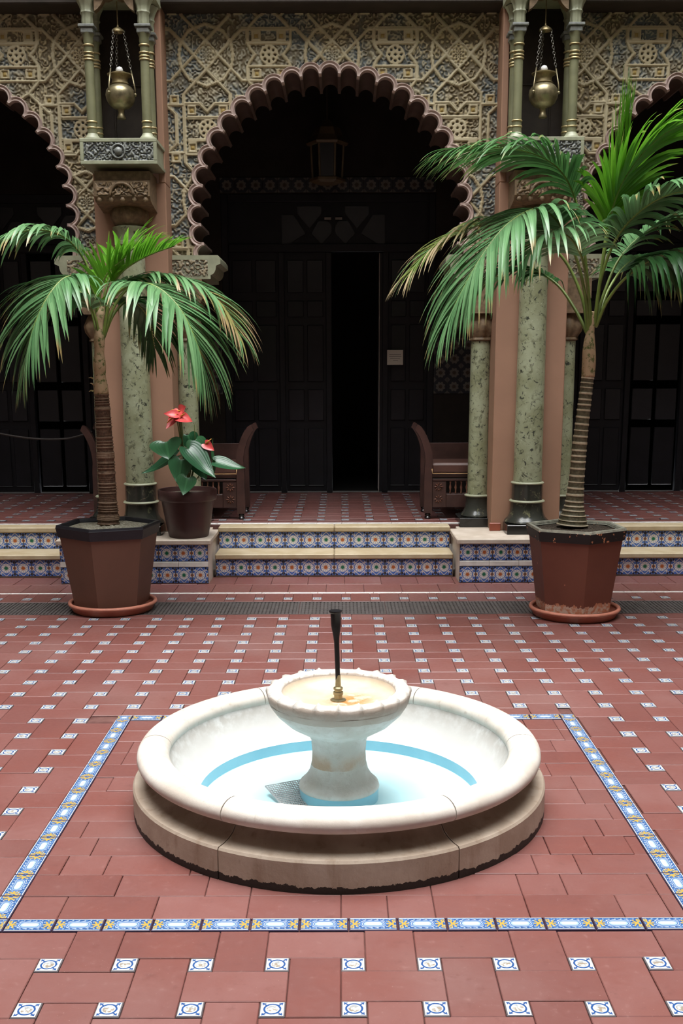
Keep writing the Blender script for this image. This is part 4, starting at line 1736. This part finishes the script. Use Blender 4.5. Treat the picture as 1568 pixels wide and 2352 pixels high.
# ---- left palm
lp = thing('palm_tree', 'left potted palm with a fibrous brown trunk and low arching fronds', 'palm', (LX + .02, LY, .59))
trunk(lp, P_([(249, 1208, LY), (247, 1140, LY), (243, 1060, LY), (238, 980, LY), (233, 905, LY)]), [.075, .062, .058, .056, .052, .047], M['trunkbrown'], .35, irregular=.6, per=.032)
MB().tube(spline(P_([(233, 908, LY), (229, 850, LY), (228, 790, LY), (230, 730, LY), (238, 690, LY)]), 30), [.047 + .004 * math.sin(i * .9) - .0009 * i for i in range(30)], 16).build('crownshaft', M['crown'], lp, smooth=True)
for i, (a, b) in enumerate((((215, 870), (203, 868)), ((214, 898), (204, 900)), ((216, 885), (206, 880)))):
    p, q = at(*a, LY - .03), at(*b, LY - .05)
    MB().tube([p, (p + q) / 2 + Vector((0, 0, .006)), q], [.006, .005, .001], 5).build('fibre', M['leafdry'], lp)
LC = LY
frond(lp, P_([(230, 780, LC), (222, 700, LC - .02), (196, 645, LC - .12), (150, 638, LC - .25), (105, 690, LC - .38), (72, 770, LC - .45), (58, 850, LC - .46)]), 26, .44, .030, .75, .34, seed=1, lift=.05)
frond(lp, P_([(236, 780, LC), (252, 700, LC - .03), (290, 660, LC - .14), (350, 655, LC - .28), (410, 705, LC - .38), (452, 790, LC - .42), (470, 860, LC - .42)]), 28, .50, .031, .75, .32, seed=2, lift=.05, mats2=('leafdry', lambda t: .10 if t > .5 else 0))
frond(lp, P_([(238, 770, LC), (270, 690, LC + .05), (330, 640, LC + .10), (420, 640, LC + .08), (500, 690, LC + .02), (550, 770, LC - .03)]), 26, .40, .027, .7, .38, seed=3, lift=.1, mats2=('leafdry', lambda t: .35 if t > .45 else .05))
frond(lp, P_([(228, 770, LC), (218, 690, LC + .03), (195, 600, LC + .02), (140, 540, LC - .05), (60, 530, LC - .12), (-10, 575, LC - .18), (-50, 640, LC - .2)]), 26, .40, .026, .8, .36, mat='leaf', seed=4, lift=.1)
frond(lp, P_([(232, 760, LC), (245, 690, LC + .05), (275, 630, LC + .06), (330, 592, LC + .02), (400, 565, LC - .06)]), 16, .22, .024, .25, .40, mat='leafbright', seed=5, lift=.35, ang=(60, 15))
frond(lp, P_([(232, 760, LC), (240, 680, LC + .03), (262, 620, LC + .10), (300, 575, LC + .18), (350, 560, LC + .25)]), 14, .24, .026, .35, .35, mat='leafbright', seed=6, lift=.4, ang=(60, 15))
frond(lp, P_([(230, 760, LC), (228, 690, LC), (245, 630, LC - .02), (290, 590, LC - .04)]), 12, .22, .026, .3, .30, mat='leafbright', seed=16, lift=.5, ang=(60, 10))
# behind, in shade that a darker leaf colour mostly puts in
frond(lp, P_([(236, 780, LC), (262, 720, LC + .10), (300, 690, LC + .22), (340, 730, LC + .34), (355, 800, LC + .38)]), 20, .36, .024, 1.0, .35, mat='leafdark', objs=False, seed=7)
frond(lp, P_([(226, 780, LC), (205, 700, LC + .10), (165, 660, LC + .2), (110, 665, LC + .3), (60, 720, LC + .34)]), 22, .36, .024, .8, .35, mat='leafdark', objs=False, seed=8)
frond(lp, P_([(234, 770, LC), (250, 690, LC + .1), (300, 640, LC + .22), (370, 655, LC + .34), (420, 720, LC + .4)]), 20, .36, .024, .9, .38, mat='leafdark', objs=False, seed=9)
frond(lp, P_([(232, 790, LC), (215, 720, LC - .05), (190, 690, LC - .12), (150, 700, LC - .2)]), 14, .30, .024, .9, .4, mat='leaf', objs=False, seed=10)

# ---- right palm
rp = thing('palm_tree', 'taller right potted palm with a slim ringed trunk and long fronds', 'palm', (RX - .02, RY, .60))
trunk(rp, P_([(1314, 1205, RY), (1319, 1150, RY), (1326, 1075, RY), (1333, 1000, RY), (1342, 925, RY), (1350, 862, RY)]), [.100, .062, .050, .047, .044, .041, .040], M['trunkring'], .28, irregular=.10, per=.038)
MB().tube(spline(P_([(1350, 866, RY), (1352, 830, RY), (1353, 790, RY), (1356, 760, RY), (1362, 715, RY)]), 30), [.042 + .008 * math.sin(PI * i / 20) - .0007 * i for i in range(30)], 16).build('crownshaft', M['crown'], rp, smooth=True)
RC = RY
frond(rp, P_([(1352, 770, RC), (1345, 690, RC - .04), (1325, 600, RC - .10), (1285, 515, RC - .2), (1235, 480, RC - .30), (1165, 515, RC - .42), (1105, 590, RC - .50), (1060, 670, RC - .54), (1028, 735, RC - .56)]), 38, .51, .030, .75, .34, seed=21, lift=.05)
frond(rp, P_([(1358, 760, RC), (1350, 660, RC - .02), (1338, 550, RC - .05), (1318, 450, RC - .08), (1280, 385, RC - .12), (1215, 350, RC - .16), (1130, 338, RC - .2), (1040, 345, RC - .24)]), 32, .46, .026, .62, .42, mat='leafmid', seed=22, lift=.02, ang=(56, 24))
frond(rp, P_([(1350, 770, RC), (1335, 680, RC + .05), (1290, 590, RC + .12), (1210, 530, RC + .15), (1110, 515, RC + .12), (1010, 560, RC + .05), (950, 620, RC)]), 26, .42, .026, .65, .36, mat='leaf', seed=23, lift=.12, mats2=('leafyellow', lambda t: .85 if t > .5 else .1))
frond(rp, P_([(1365, 740, RC), (1378, 640, RC), (1395, 540, RC - .02), (1412, 460, RC - .06), (1450, 385, RC - .12), (1515, 315, RC - .2), (1600, 270, RC - .28)]), 28, .48, .034, .55, .34, mat='leafbright', seed=24, lift=-.05, ang=(42, 10))
frond(rp, P_([(1366, 745, RC), (1376, 660, RC + .03), (1388, 560, RC + .06), (1402, 470, RC + .08), (1425, 380, RC + .08), (1448, 290, RC + .06)]), 14, .46, .026, .05, .55, mat='leafbright', seed=25, lift=.2, ang=(14, 6))
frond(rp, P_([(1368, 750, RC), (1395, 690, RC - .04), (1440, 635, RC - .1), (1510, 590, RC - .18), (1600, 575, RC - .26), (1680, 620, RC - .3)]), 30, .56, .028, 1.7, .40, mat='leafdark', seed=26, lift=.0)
frond(rp, P_([(1366, 750, RC), (1388, 670, RC + .06), (1425, 590, RC + .12), (1490, 530, RC + .16), (1580, 500, RC + .18), (1660, 530, RC + .18)]), 24, .44, .028, .6, .40, mat='leaf', seed=27, lift=.15)
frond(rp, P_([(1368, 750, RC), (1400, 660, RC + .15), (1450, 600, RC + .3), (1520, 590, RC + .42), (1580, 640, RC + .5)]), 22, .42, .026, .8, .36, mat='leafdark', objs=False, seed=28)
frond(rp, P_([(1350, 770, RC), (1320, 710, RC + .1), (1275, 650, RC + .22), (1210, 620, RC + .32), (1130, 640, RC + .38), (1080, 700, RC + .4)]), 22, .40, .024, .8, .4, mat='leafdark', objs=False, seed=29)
frond(rp, P_([(1356, 760, RC), (1350, 670, RC - .06), (1335, 590, RC - .16), (1300, 540, RC - .3), (1250, 540, RC - .44), (1200, 600, RC - .54)]), 20, .42, .027, .75, .40, mat='leaf', objs=False, seed=30)
frond(rp, P_([(1364, 750, RC), (1380, 640, RC - .04), (1420, 540, RC - .12), (1490, 470, RC - .24), (1570, 440, RC - .36), (1640, 460, RC - .44)]), 22, .44, .028, .7, .38, mat='leaf', objs=False, seed=31)

# ================================================================== ANTHURIUM
ax_, ay_ = at(432, 1125, 8.3).x, 8.32
ap = thing('round_pot', 'dark round plastic pot on the left pedestal step', 'plant pot', (ax_, ay_ - .06, .345))
apc = (ax_, ay_ - .06, .345)
MB().lathe([(0, 0), (.150, 0), (.156, .008), (.178, .12), (.205, .285), (.222, .29), (.228, .30), (.230, .362), (.224, .372), (.216, .370), (.212, .33), (.19, .20)], apc, 56).build('body', M['plastic'], ap, smooth=45)
MB().lathe([(.212, .335), (.10, .342), (0, .345)], apc, 40).build('soil', M['soil'], ap)
an = thing('anthurium', 'anthurium with heart-shaped leaves and red flowers in the dark pot', 'plant', (ax_, ay_ - .06, .69))
A0 = Vector((ax_, ay_ - .06, .68))


def heart(root, base, tip, nrm, width, mat, name, cup=.12, lobes=True, stem=True):
    """heart-shaped blade from its stalk joint to its tip"""
    base, tip, nrm = Vector(base), Vector(tip), Vector(nrm).normalized()
    tip = base + (tip - base) * 1.25
    width = width * 1.2
    ax = tip - base
    L = ax.length
    ax.normalize()
    nrm = (nrm - ax * nrm.dot(ax)).normalized()
    sd = ax.cross(nrm).normalized()
    outl = [(0, 0), (-.16, .10), (-.24, .24), (-.20, .40), (-.04, .52), (.16, .54), (.36, .46), (.58, .32), (.80, .16), (1, 0)] if lobes else [(0, 0), (.02, .18), (.12, .34), (.30, .45), (.5, .44), (.7, .33), (.86, .18), (1, 0)]
    m = MB()
    nL = len(outl)
    rows = []
    for s in (-1, 0, 1):
        row = []
        for (t, w) in outl:
            fl = cup * math.sin(PI * max(0, min(1, t)))
            if s == 0:
                tt = max(t, 0)
                p = base + ax * (tt * L) - nrm * (.02 * L) - nrm * fl * L * tt
            else:
                p = base + ax * (t * L) + sd * (s * w * width) + nrm * (w * width * .25) - nrm * fl * L * max(t, 0)
            row.append(len(m.v))
            m.v.append(tuple(p))
        rows.append(row)
    for i in range(nL - 1):
        v0, v1 = max(0, outl[i][0]) * .9, max(0, outl[i + 1][0]) * .9
        m.face((rows[0][i], rows[0][i + 1], rows[1][i + 1], rows[1][i]), [(0, v0), (0, v1), (.5, v1), (.5, v0)])
        m.face((rows[1][i], rows[1][i + 1], rows[2][i + 1], rows[2][i]), [(.5, v0), (.5, v1), (1, v1), (1, v0)])
    o = m.build(name, M[mat], root, smooth=True)
    md = o.modifiers.new('soften', 'SUBSURF')
    md.levels = md.render_levels = 1
    if stem:
        mid = (A0 + base) / 2 + Vector((0, 0, .05))
        MB().tube(spline([A0, mid, base], 8), .0045, 5).build('stalk', M['stemgreen'], o, smooth=True)
    return o


ly = ay_ - .16
heart(an, at(382, 1018, ly), at(386, 1048, ly - .05), (-.1, -1, .35), .20, 'anthleaf', 'leaf')
heart(an, at(416, 1060, ly - .04), at(410, 1103, ly - .1), (0, -1, .4), .15, 'anthleaf', 'leaf')
heart(an, at(438, 1035, ly - .04), at(484, 1085, ly - .12), (.35, -.8, .7), .16, 'anthleaf', 'leaf')
heart(an, at(430, 1100, ly - .1), at(422, 1130, ly - .15), (.1, -.9, .5), .12, 'anthleaf', 'leaf')
heart(an, at(500, 1062, ly), at(552, 1072, ly - .02), (.1, -.7, .8), .10, 'anthleaf', 'leaf')
heart(an, at(398, 1050, ly + .02), at(338, 1080, ly + .02), (-.2, -.6, .7), .10, 'anthleaf', 'leaf')
heart(an, at(432, 1002, ly + .06), at(440, 1030, ly + .04), (.1, -1, .3), .12, 'anthleaf', 'leaf')
heart(an, at(448, 1015, ly + .02), at(462, 1045, ly), (.4, -1, .2), .13, 'anthleaf', 'leaf')
heart(an, at(492, 1085, ly + .02), at(490, 1022, ly + .02), (.9, -.5, 0), .04, 'anthleaf', 'leaf', stem=False, lobes=False)
heart(an, at(455, 1060, ly + .05), at(470, 1095, ly + .02), (0, -1, .3), .12, 'anthleaf', 'leaf')


def bloom(base, tip, nrm, w, sp):
    o = heart(an, base, tip, nrm, w, 'anthred', 'spathe')
    b, s = Vector(base), Vector(sp)
    MB().tube([b, (b + s) / 2, s], [.007, .0065, .003], 7).build('spadix', M['anthspadix'], o, smooth=True)


bloom(at(408, 950, ly), at(386, 978, ly - .05), (-.2, -.7, .6), .085, at(388, 960, ly - .05))
bloom(at(412, 958, ly - .02), at(436, 966, ly - .08), (.3, -.8, .5), .085, at(424, 950, ly - .06))
bloom(at(414, 945, ly + .02), at(424, 936, ly - .03), (.1, -.9, .5), .080, at(394, 941, ly - .03))
bloom(at(404, 952, ly - .03), at(381, 950, ly - .07), (-.5, -.8, .4), .060, at(383, 972, ly - .06))
bloom(at(472, 1020, ly), at(488, 1032, ly - .03), (-.6, -.4, .7), .060, at(485, 1008, ly - .02))
MB().tube([A0, at(448, 1010, ly + .05), at(446, 975, ly + .05)], .003, 5).build('stalk', M['stemgreen'], an)

# ================================================================== GALLERY FURNITURE
def bench(x0, sgn, label, y0=9.02):
    """settle whose arm sweeps up at x0 and whose seat runs away in direction sgn"""
    z0 = .37
    t = thing('wooden_bench', label, 'bench', (x0 + sgn * .3, y0 + .25, z0), 'carved benches in the gallery')
    X = lambda d: x0 + sgn * d
    def bx(m, a, b, *r, e=.004):
        a, b = sorted((X(a), X(b)))
        return m.bbox(a, b, *r, e)
    for yy in (y0, y0 + .46):
        pts = [(X(-.03), z0 + .03), (X(-.03), z0 + .42)]
        arm = [(X(.035), yy + .025, z0 + .05), (X(.035), yy + .025, z0 + .40), (X(.04), yy + .025, z0 + .50), (X(.025), yy + .025, z0 + .60), (X(-.01), yy + .025, z0 + .70), (X(-.05), yy + .025, z0 + .765), (X(-.075), yy + .025, z0 + .78)]
        m = MB()
        path = spline(arm, 26)
        for i, p in enumerate(path):
            t2 = (path[min(i + 1, 25)] - path[max(i - 1, 0)]).normalized()
            s2 = Vector((t2.z, 0, -t2.x))
            hw = .034 - .008 * i / 25
            for a, b in ((-1, -1), (1, -1), (1, 1), (-1, 1)):
                m.v.append(tuple(p + s2 * a * hw + Vector((0, b * .028, 0))))
        for i in range(25):
            for q in range(4):
                q2 = (q + 1) % 4
                m.face((i * 4 + q, i * 4 + q2, i * 4 + 4 + q2, i * 4 + 4 + q))
        m.face((0, 1, 2, 3)); m.face((103, 102, 101, 100))
        m.build('arm_post', M['wood'], t, smooth=45)
        MB().lathe([(0, 0), (.022, 0), (.028, .012), (.02, .025), (.026, .035), (.02, .05), (0, .05)], (X(.035), yy + .025, z0), 14).build('foot', M['plinth'], t, smooth=50)
    bx(MB(), .07, .62, y0 + .01, y0 + .5, z0 + .355, z0 + .385).build('seat_rail', M['wood'], t)
    bx(MB(), .06, .64, y0 + .0, y0 + .5, z0 + .385, z0 + .478, e=.018).build('cushion', M['cushion'], t, smooth=40)
    MB().tube([(X(.065), y0 - .004, z0 + .43), (X(.07), y0 - .004, z0 + .392), (X(.30), y0 - .005, z0 + .390), (X(.62), y0 - .004, z0 + .393)], .005, 6).build('piping', M['piping'], t, smooth=True)
    bx(MB(), .07, .62, y0 + .005, y0 + .03, z0 + .325, z0 + .345).build('moulding', M['wood'], t)
    bx(MB(), .07, .19, y0 + .01, y0 + .04, z0 + .10, z0 + .325).build('end_panel', M['wood'], t)
    bx(MB(), .19, .62, y0 + .012, y0 + .035, z0 + .10, z0 + .215).build('apron', M['wood'], t)
    bx(MB(), .50, .62, y0 + .01, y0 + .04, z0 + .215, z0 + .325).build('end_panel', M['wood'], t)
    for zz in (.17, .275):
        ro = MB()
        for i in range(8):
            a = i * PI / 4
            c, s = math.cos(a), math.sin(a)
            p = [(.010, 0), (.024, .007), (.042, 0), (.024, -.007)]
            b = len(ro.v)
            for q in p:
                ro.v.append((X(.125) + q[0] * c - q[1] * s, y0 + .003, z0 + zz + q[0] * s + q[1] * c))
            ro.v.append((X(.125) + .024 * c, y0 - .006, z0 + zz + .024 * s))
            for i2 in range(4):
                ro.face((b + i2, b + (i2 + 1) % 4, b + 4))
            ro.face((b + 3, b + 2, b + 1, b))
        ro.v = [(p[0], p[1] + .004, p[2]) for p in ro.v]
        ro.build('rosette', M['woodlight'], t)
    for i in range(6):
        x = X(.225 + i * .047)
        MB().lathe([(.004, .215), (.011, .22), (.006, .232), (.006, .245), (.012, .27), (.006, .295), (.006, .305), (.011, .318), (.004, .325)], (x, y0 + .022, z0), 8).build('spindle', M['woodlight'], t, smooth=True)
    bx(MB(), .0, .62, y0 + .46, y0 + .5, z0 + .385, z0 + .62).build('back_board', M['wood'], t)
    return t


M['woodlight'] = plain('polished_bench_wood', (0.16, 0.07, 0.045), .25, .6, 0, .3, 12)
bench(.70, 1, 'carved dark wooden bench right of the door beside a marble column')
bench(2 * XC - .70, -1, 'carved dark wooden bench half hidden behind the red-flowered plant')
bench(XC - 2 * PX + 1.03, 1, 'carved dark wooden bench behind the left palm trunk')

# doors of the three bays
def door(n, s):
    x0, x1 = DX0 + s * 2 * PX, DX1 + s * 2 * PX
    names = {0: 'panelled black door with smoky panes, one leaf open, behind the middle arch', -1: 'panelled black door behind the left arch', 1: 'panelled black door behind the right arch'}
    y = 11.18
    fr = MB()
    for a, b, c, d in ((x0, x0 + .07, .36, DZ1), (x1 - .07, x1, .36, DZ1), (x0 + .07, x1 - .07, DZ1 - .08, DZ1), (x0 + .07, x1 - .07, 3.12 - .32, 3.12 - .24)):
        fr.bbox(a, b, y - .03, y + .06, c, d, .006)
    for q in (.60, 1.08, 1.66):
        fr.bbox(x0 + q - .03, x0 + q + .03, y - .02, y + .05, .36, 2.80, .005)
    o = tag(fr.build('door_%d' % n, M['darkdoor']), names[s], None, None, 'structure')
    cells = []
    for a, b, cols in ((x0 + .08, x0 + .56, 2), (x0 + .64, x0 + 1.04, 2), (x0 + 1.70, x1 - .08, 2)):
        w = (b - a) / cols
        for i in range(cols):
            for z0, z1 in ((.42, 1.05), (1.10, 1.45), (1.50, 2.10), (2.15, 2.34), (2.39, 2.74)):
                cells.append((a + i * w, a + (i + 1) * w, z0, z1))
    if s != 0:
        for i in range(2):
            for z0, z1 in ((.42, 1.05), (1.10, 1.45), (1.50, 2.10), (2.15, 2.34), (2.39, 2.74)):
                cells.append((x0 + 1.12 + i * .25, x0 + 1.37 + i * .25, z0, z1))
    for a, b, z0, z1 in cells:
        low = z0 < 1.0
        MB().bbox(a + .018, b - .018, y + .0, y + .02, z0 + .015, z1 - .015, .006).build('panel' if low else 'pane', M['darkdoor'] if low else M['pane'], o)
    # rails behind the panes
    r_ = MB()
    for a, b in ((x0 + .07, x0 + .57), (x0 + .63, x0 + 1.05), (x0 + 1.69, x1 - .07)):
        r_.box(a, b, y + .02, y + .04, .38, 2.8)
    r_.build('leaf_board', M['darkdoor'], o)
    # pointed fanlight panes
    cx = (x0 + .60 + x0 + 1.66) / 2
    for q in (-1, 1):
        p1 = [(cx + q * .12, 3.24), (cx + q * .36, 3.24), (cx + q * .36, 3.17), (cx + q * .24, 3.03), (cx + q * .12, 3.17)]
        p2 = [(cx + q * .06, 3.10), (cx + q * .15, 3.10), (cx + q * .22, 2.98), (cx + q * .12, 2.88), (cx + q * .02, 2.98), (cx + q * .02, 3.06)]
        p3 = [(cx + q * .52, 3.16), (cx + q * .40, 3.16), (cx + q * .28, 2.98), (cx + q * .52, 2.84)]
        for pp_ in (p1, p2, p3):
            MB().prism(pp_ if q > 0 else pp_[::-1], y - .012, y + .01).build('fanlight_pane', M['pane'], o)
    fb = MB().box(x0 + .07, x1 - .07, y + .01, y + .03, 2.88, DZ1 - .08)
    fb.build('fanlight_board', M['darkdoor'], o)
    if s == 0:
        # open leaf swung into the room; a pale strip marks its edge
        MB().bbox(x0 + 1.595, x0 + 1.635, y + .0, y + .42, .37, 2.79, .003).build('open_leaf', M['darkdoor'], o)
        MB().bbox(x0 + 1.592, x0 + 1.602, y - .012, y + .0, .37, 2.79, .002).build('leaf_edge', M['edgepale'], o)
        for q in (-1, 1):
            MB().bbox(cx + q * .055 - .035, cx + q * .055 + .035, y - .03, y - .012, 3.11, 3.135, .003).build('closer_plate', M['edgepale'], o)
    return o


M['edgepale'] = plain('pale_metal_edge', (0.30, 0.27, 0.23), .4, .5, .3)
door(1, 0)
door(2, -1)
door(3, 1)

# frieze and dado tiles on the back wall
dm = MB()
dm.v += [(-.0695, 0, -.0695), (.0695, 0, -.0695), (.0695, 0, .0695), (-.0695, 0, .0695), (-.0695, .01, -.0695), (.0695, .01, -.0695), (.0695, .01, .0695), (-.0695, .01, .0695)]
dm.face((0, 1, 2, 3), [(0, 0), (1, 0), (1, 1), (0, 1)])
for q in ((0, 4, 5, 1), (1, 5, 6, 2), (2, 6, 7, 3), (3, 7, 4, 0)):
    dm.face(q, [(.01, .01)] * 4)
dme = dm.mesh('wall_tile')
dme.materials.append(M['dimtile'])
for i in range(15):
    link('frieze_tile', dme, wall_back, loc=(DX0 + .07 + i * .144, 11.138, 3.44))
for i in range(5):
    for j in range(4):
        link('wall_tile', dme, wall_back, loc=(1.02 + i * .14, 11.138, 1.46 + j * .14))
        link('wall_tile', dme, wall_back, loc=(-1.30 - i * .14, 11.138, 1.46 + j * .14))

# notice by the door
pz = at(907, 821, 11.12)
nt_ = thing('notice', 'small white paper notice on the wall right of the open door', 'notice', (pz.x, 11.12, pz.z - .08))
MB().bbox(pz.x - .082, pz.x + .082, 11.118, 11.125, pz.z - .075, pz.z + .075, .002).build('sheet', M['paper'], nt_)
for i, (a, b) in enumerate(((-.06, .06), (-.06, .065), (-.05, .05), (-.02, .03))):
    MB().box(pz.x + a, pz.x + b, 11.1165, 11.118, pz.z + .028 - i * .02, pz.z + .033 - i * .02).build('text_line', M['ink'], nt_)

# lantern hanging in the dark behind the arch
lt = thing('hanging_lantern', 'dim lantern hanging from the gallery ceiling behind the middle arch', 'lantern', (-.13, 10.6, 3.35))
lx, lyy = -.13, 10.6
def hexl(r, z):
    return [(lx + r * math.cos(i * PI / 3), lyy + r * math.sin(i * PI / 3), z) for i in range(6)]
def hexloft(name, rs, mat, parent):
    m = MB()
    for r, z in rs:
        m.v += hexl(r, z)
    for k2 in range(len(rs) - 1):
        for i in range(6):
            j = (i + 1) % 6
            m.face((k2 * 6 + i, k2 * 6 + j, k2 * 6 + 6 + j, k2 * 6 + 6 + i))
    m.face(range(6))
    m.face(range(len(m.v) - 6, len(m.v)))
    return m.build(name, mat, parent)
hexloft('base_plate', [(.12, 3.36), (.17, 3.38), (.17, 3.40), (.15, 3.41)], M['lantern'], lt)
hexloft('glass_body', [(.135, 3.41), (.15, 3.70)], M['pane'], lt)
hexloft('hood', [(.19, 3.70), (.20, 3.72), (.15, 3.78), (.12, 3.85), (.05, 3.90), (.02, 3.93)], M['lantern'], lt)
for i in range(6):
    a, b = hexl(.138, 3.41)[i], hexl(.153, 3.70)[i]
    MB().tube([a, b], .012, 5).build('corner_bar', M['lantern'], lt)
MB().tube([(lx, lyy, 3.92), (lx, lyy, 4.63)], .008, 6).build('hanging_rod', M['overhang'], lt)

# rope barrier across the left arch
pts = [at(-60, 985, 9.2), at(60, 1006, 9.2), at(150, 1008, 9.2), at(212, 992, 9.2)]
rb = MB().tube(spline(pts, 24), .010, 6).build('barrier_rope', M['rope'], None, smooth=True)
tag(rb, 'dim barrier rope sagging across the left arch', 'rope')
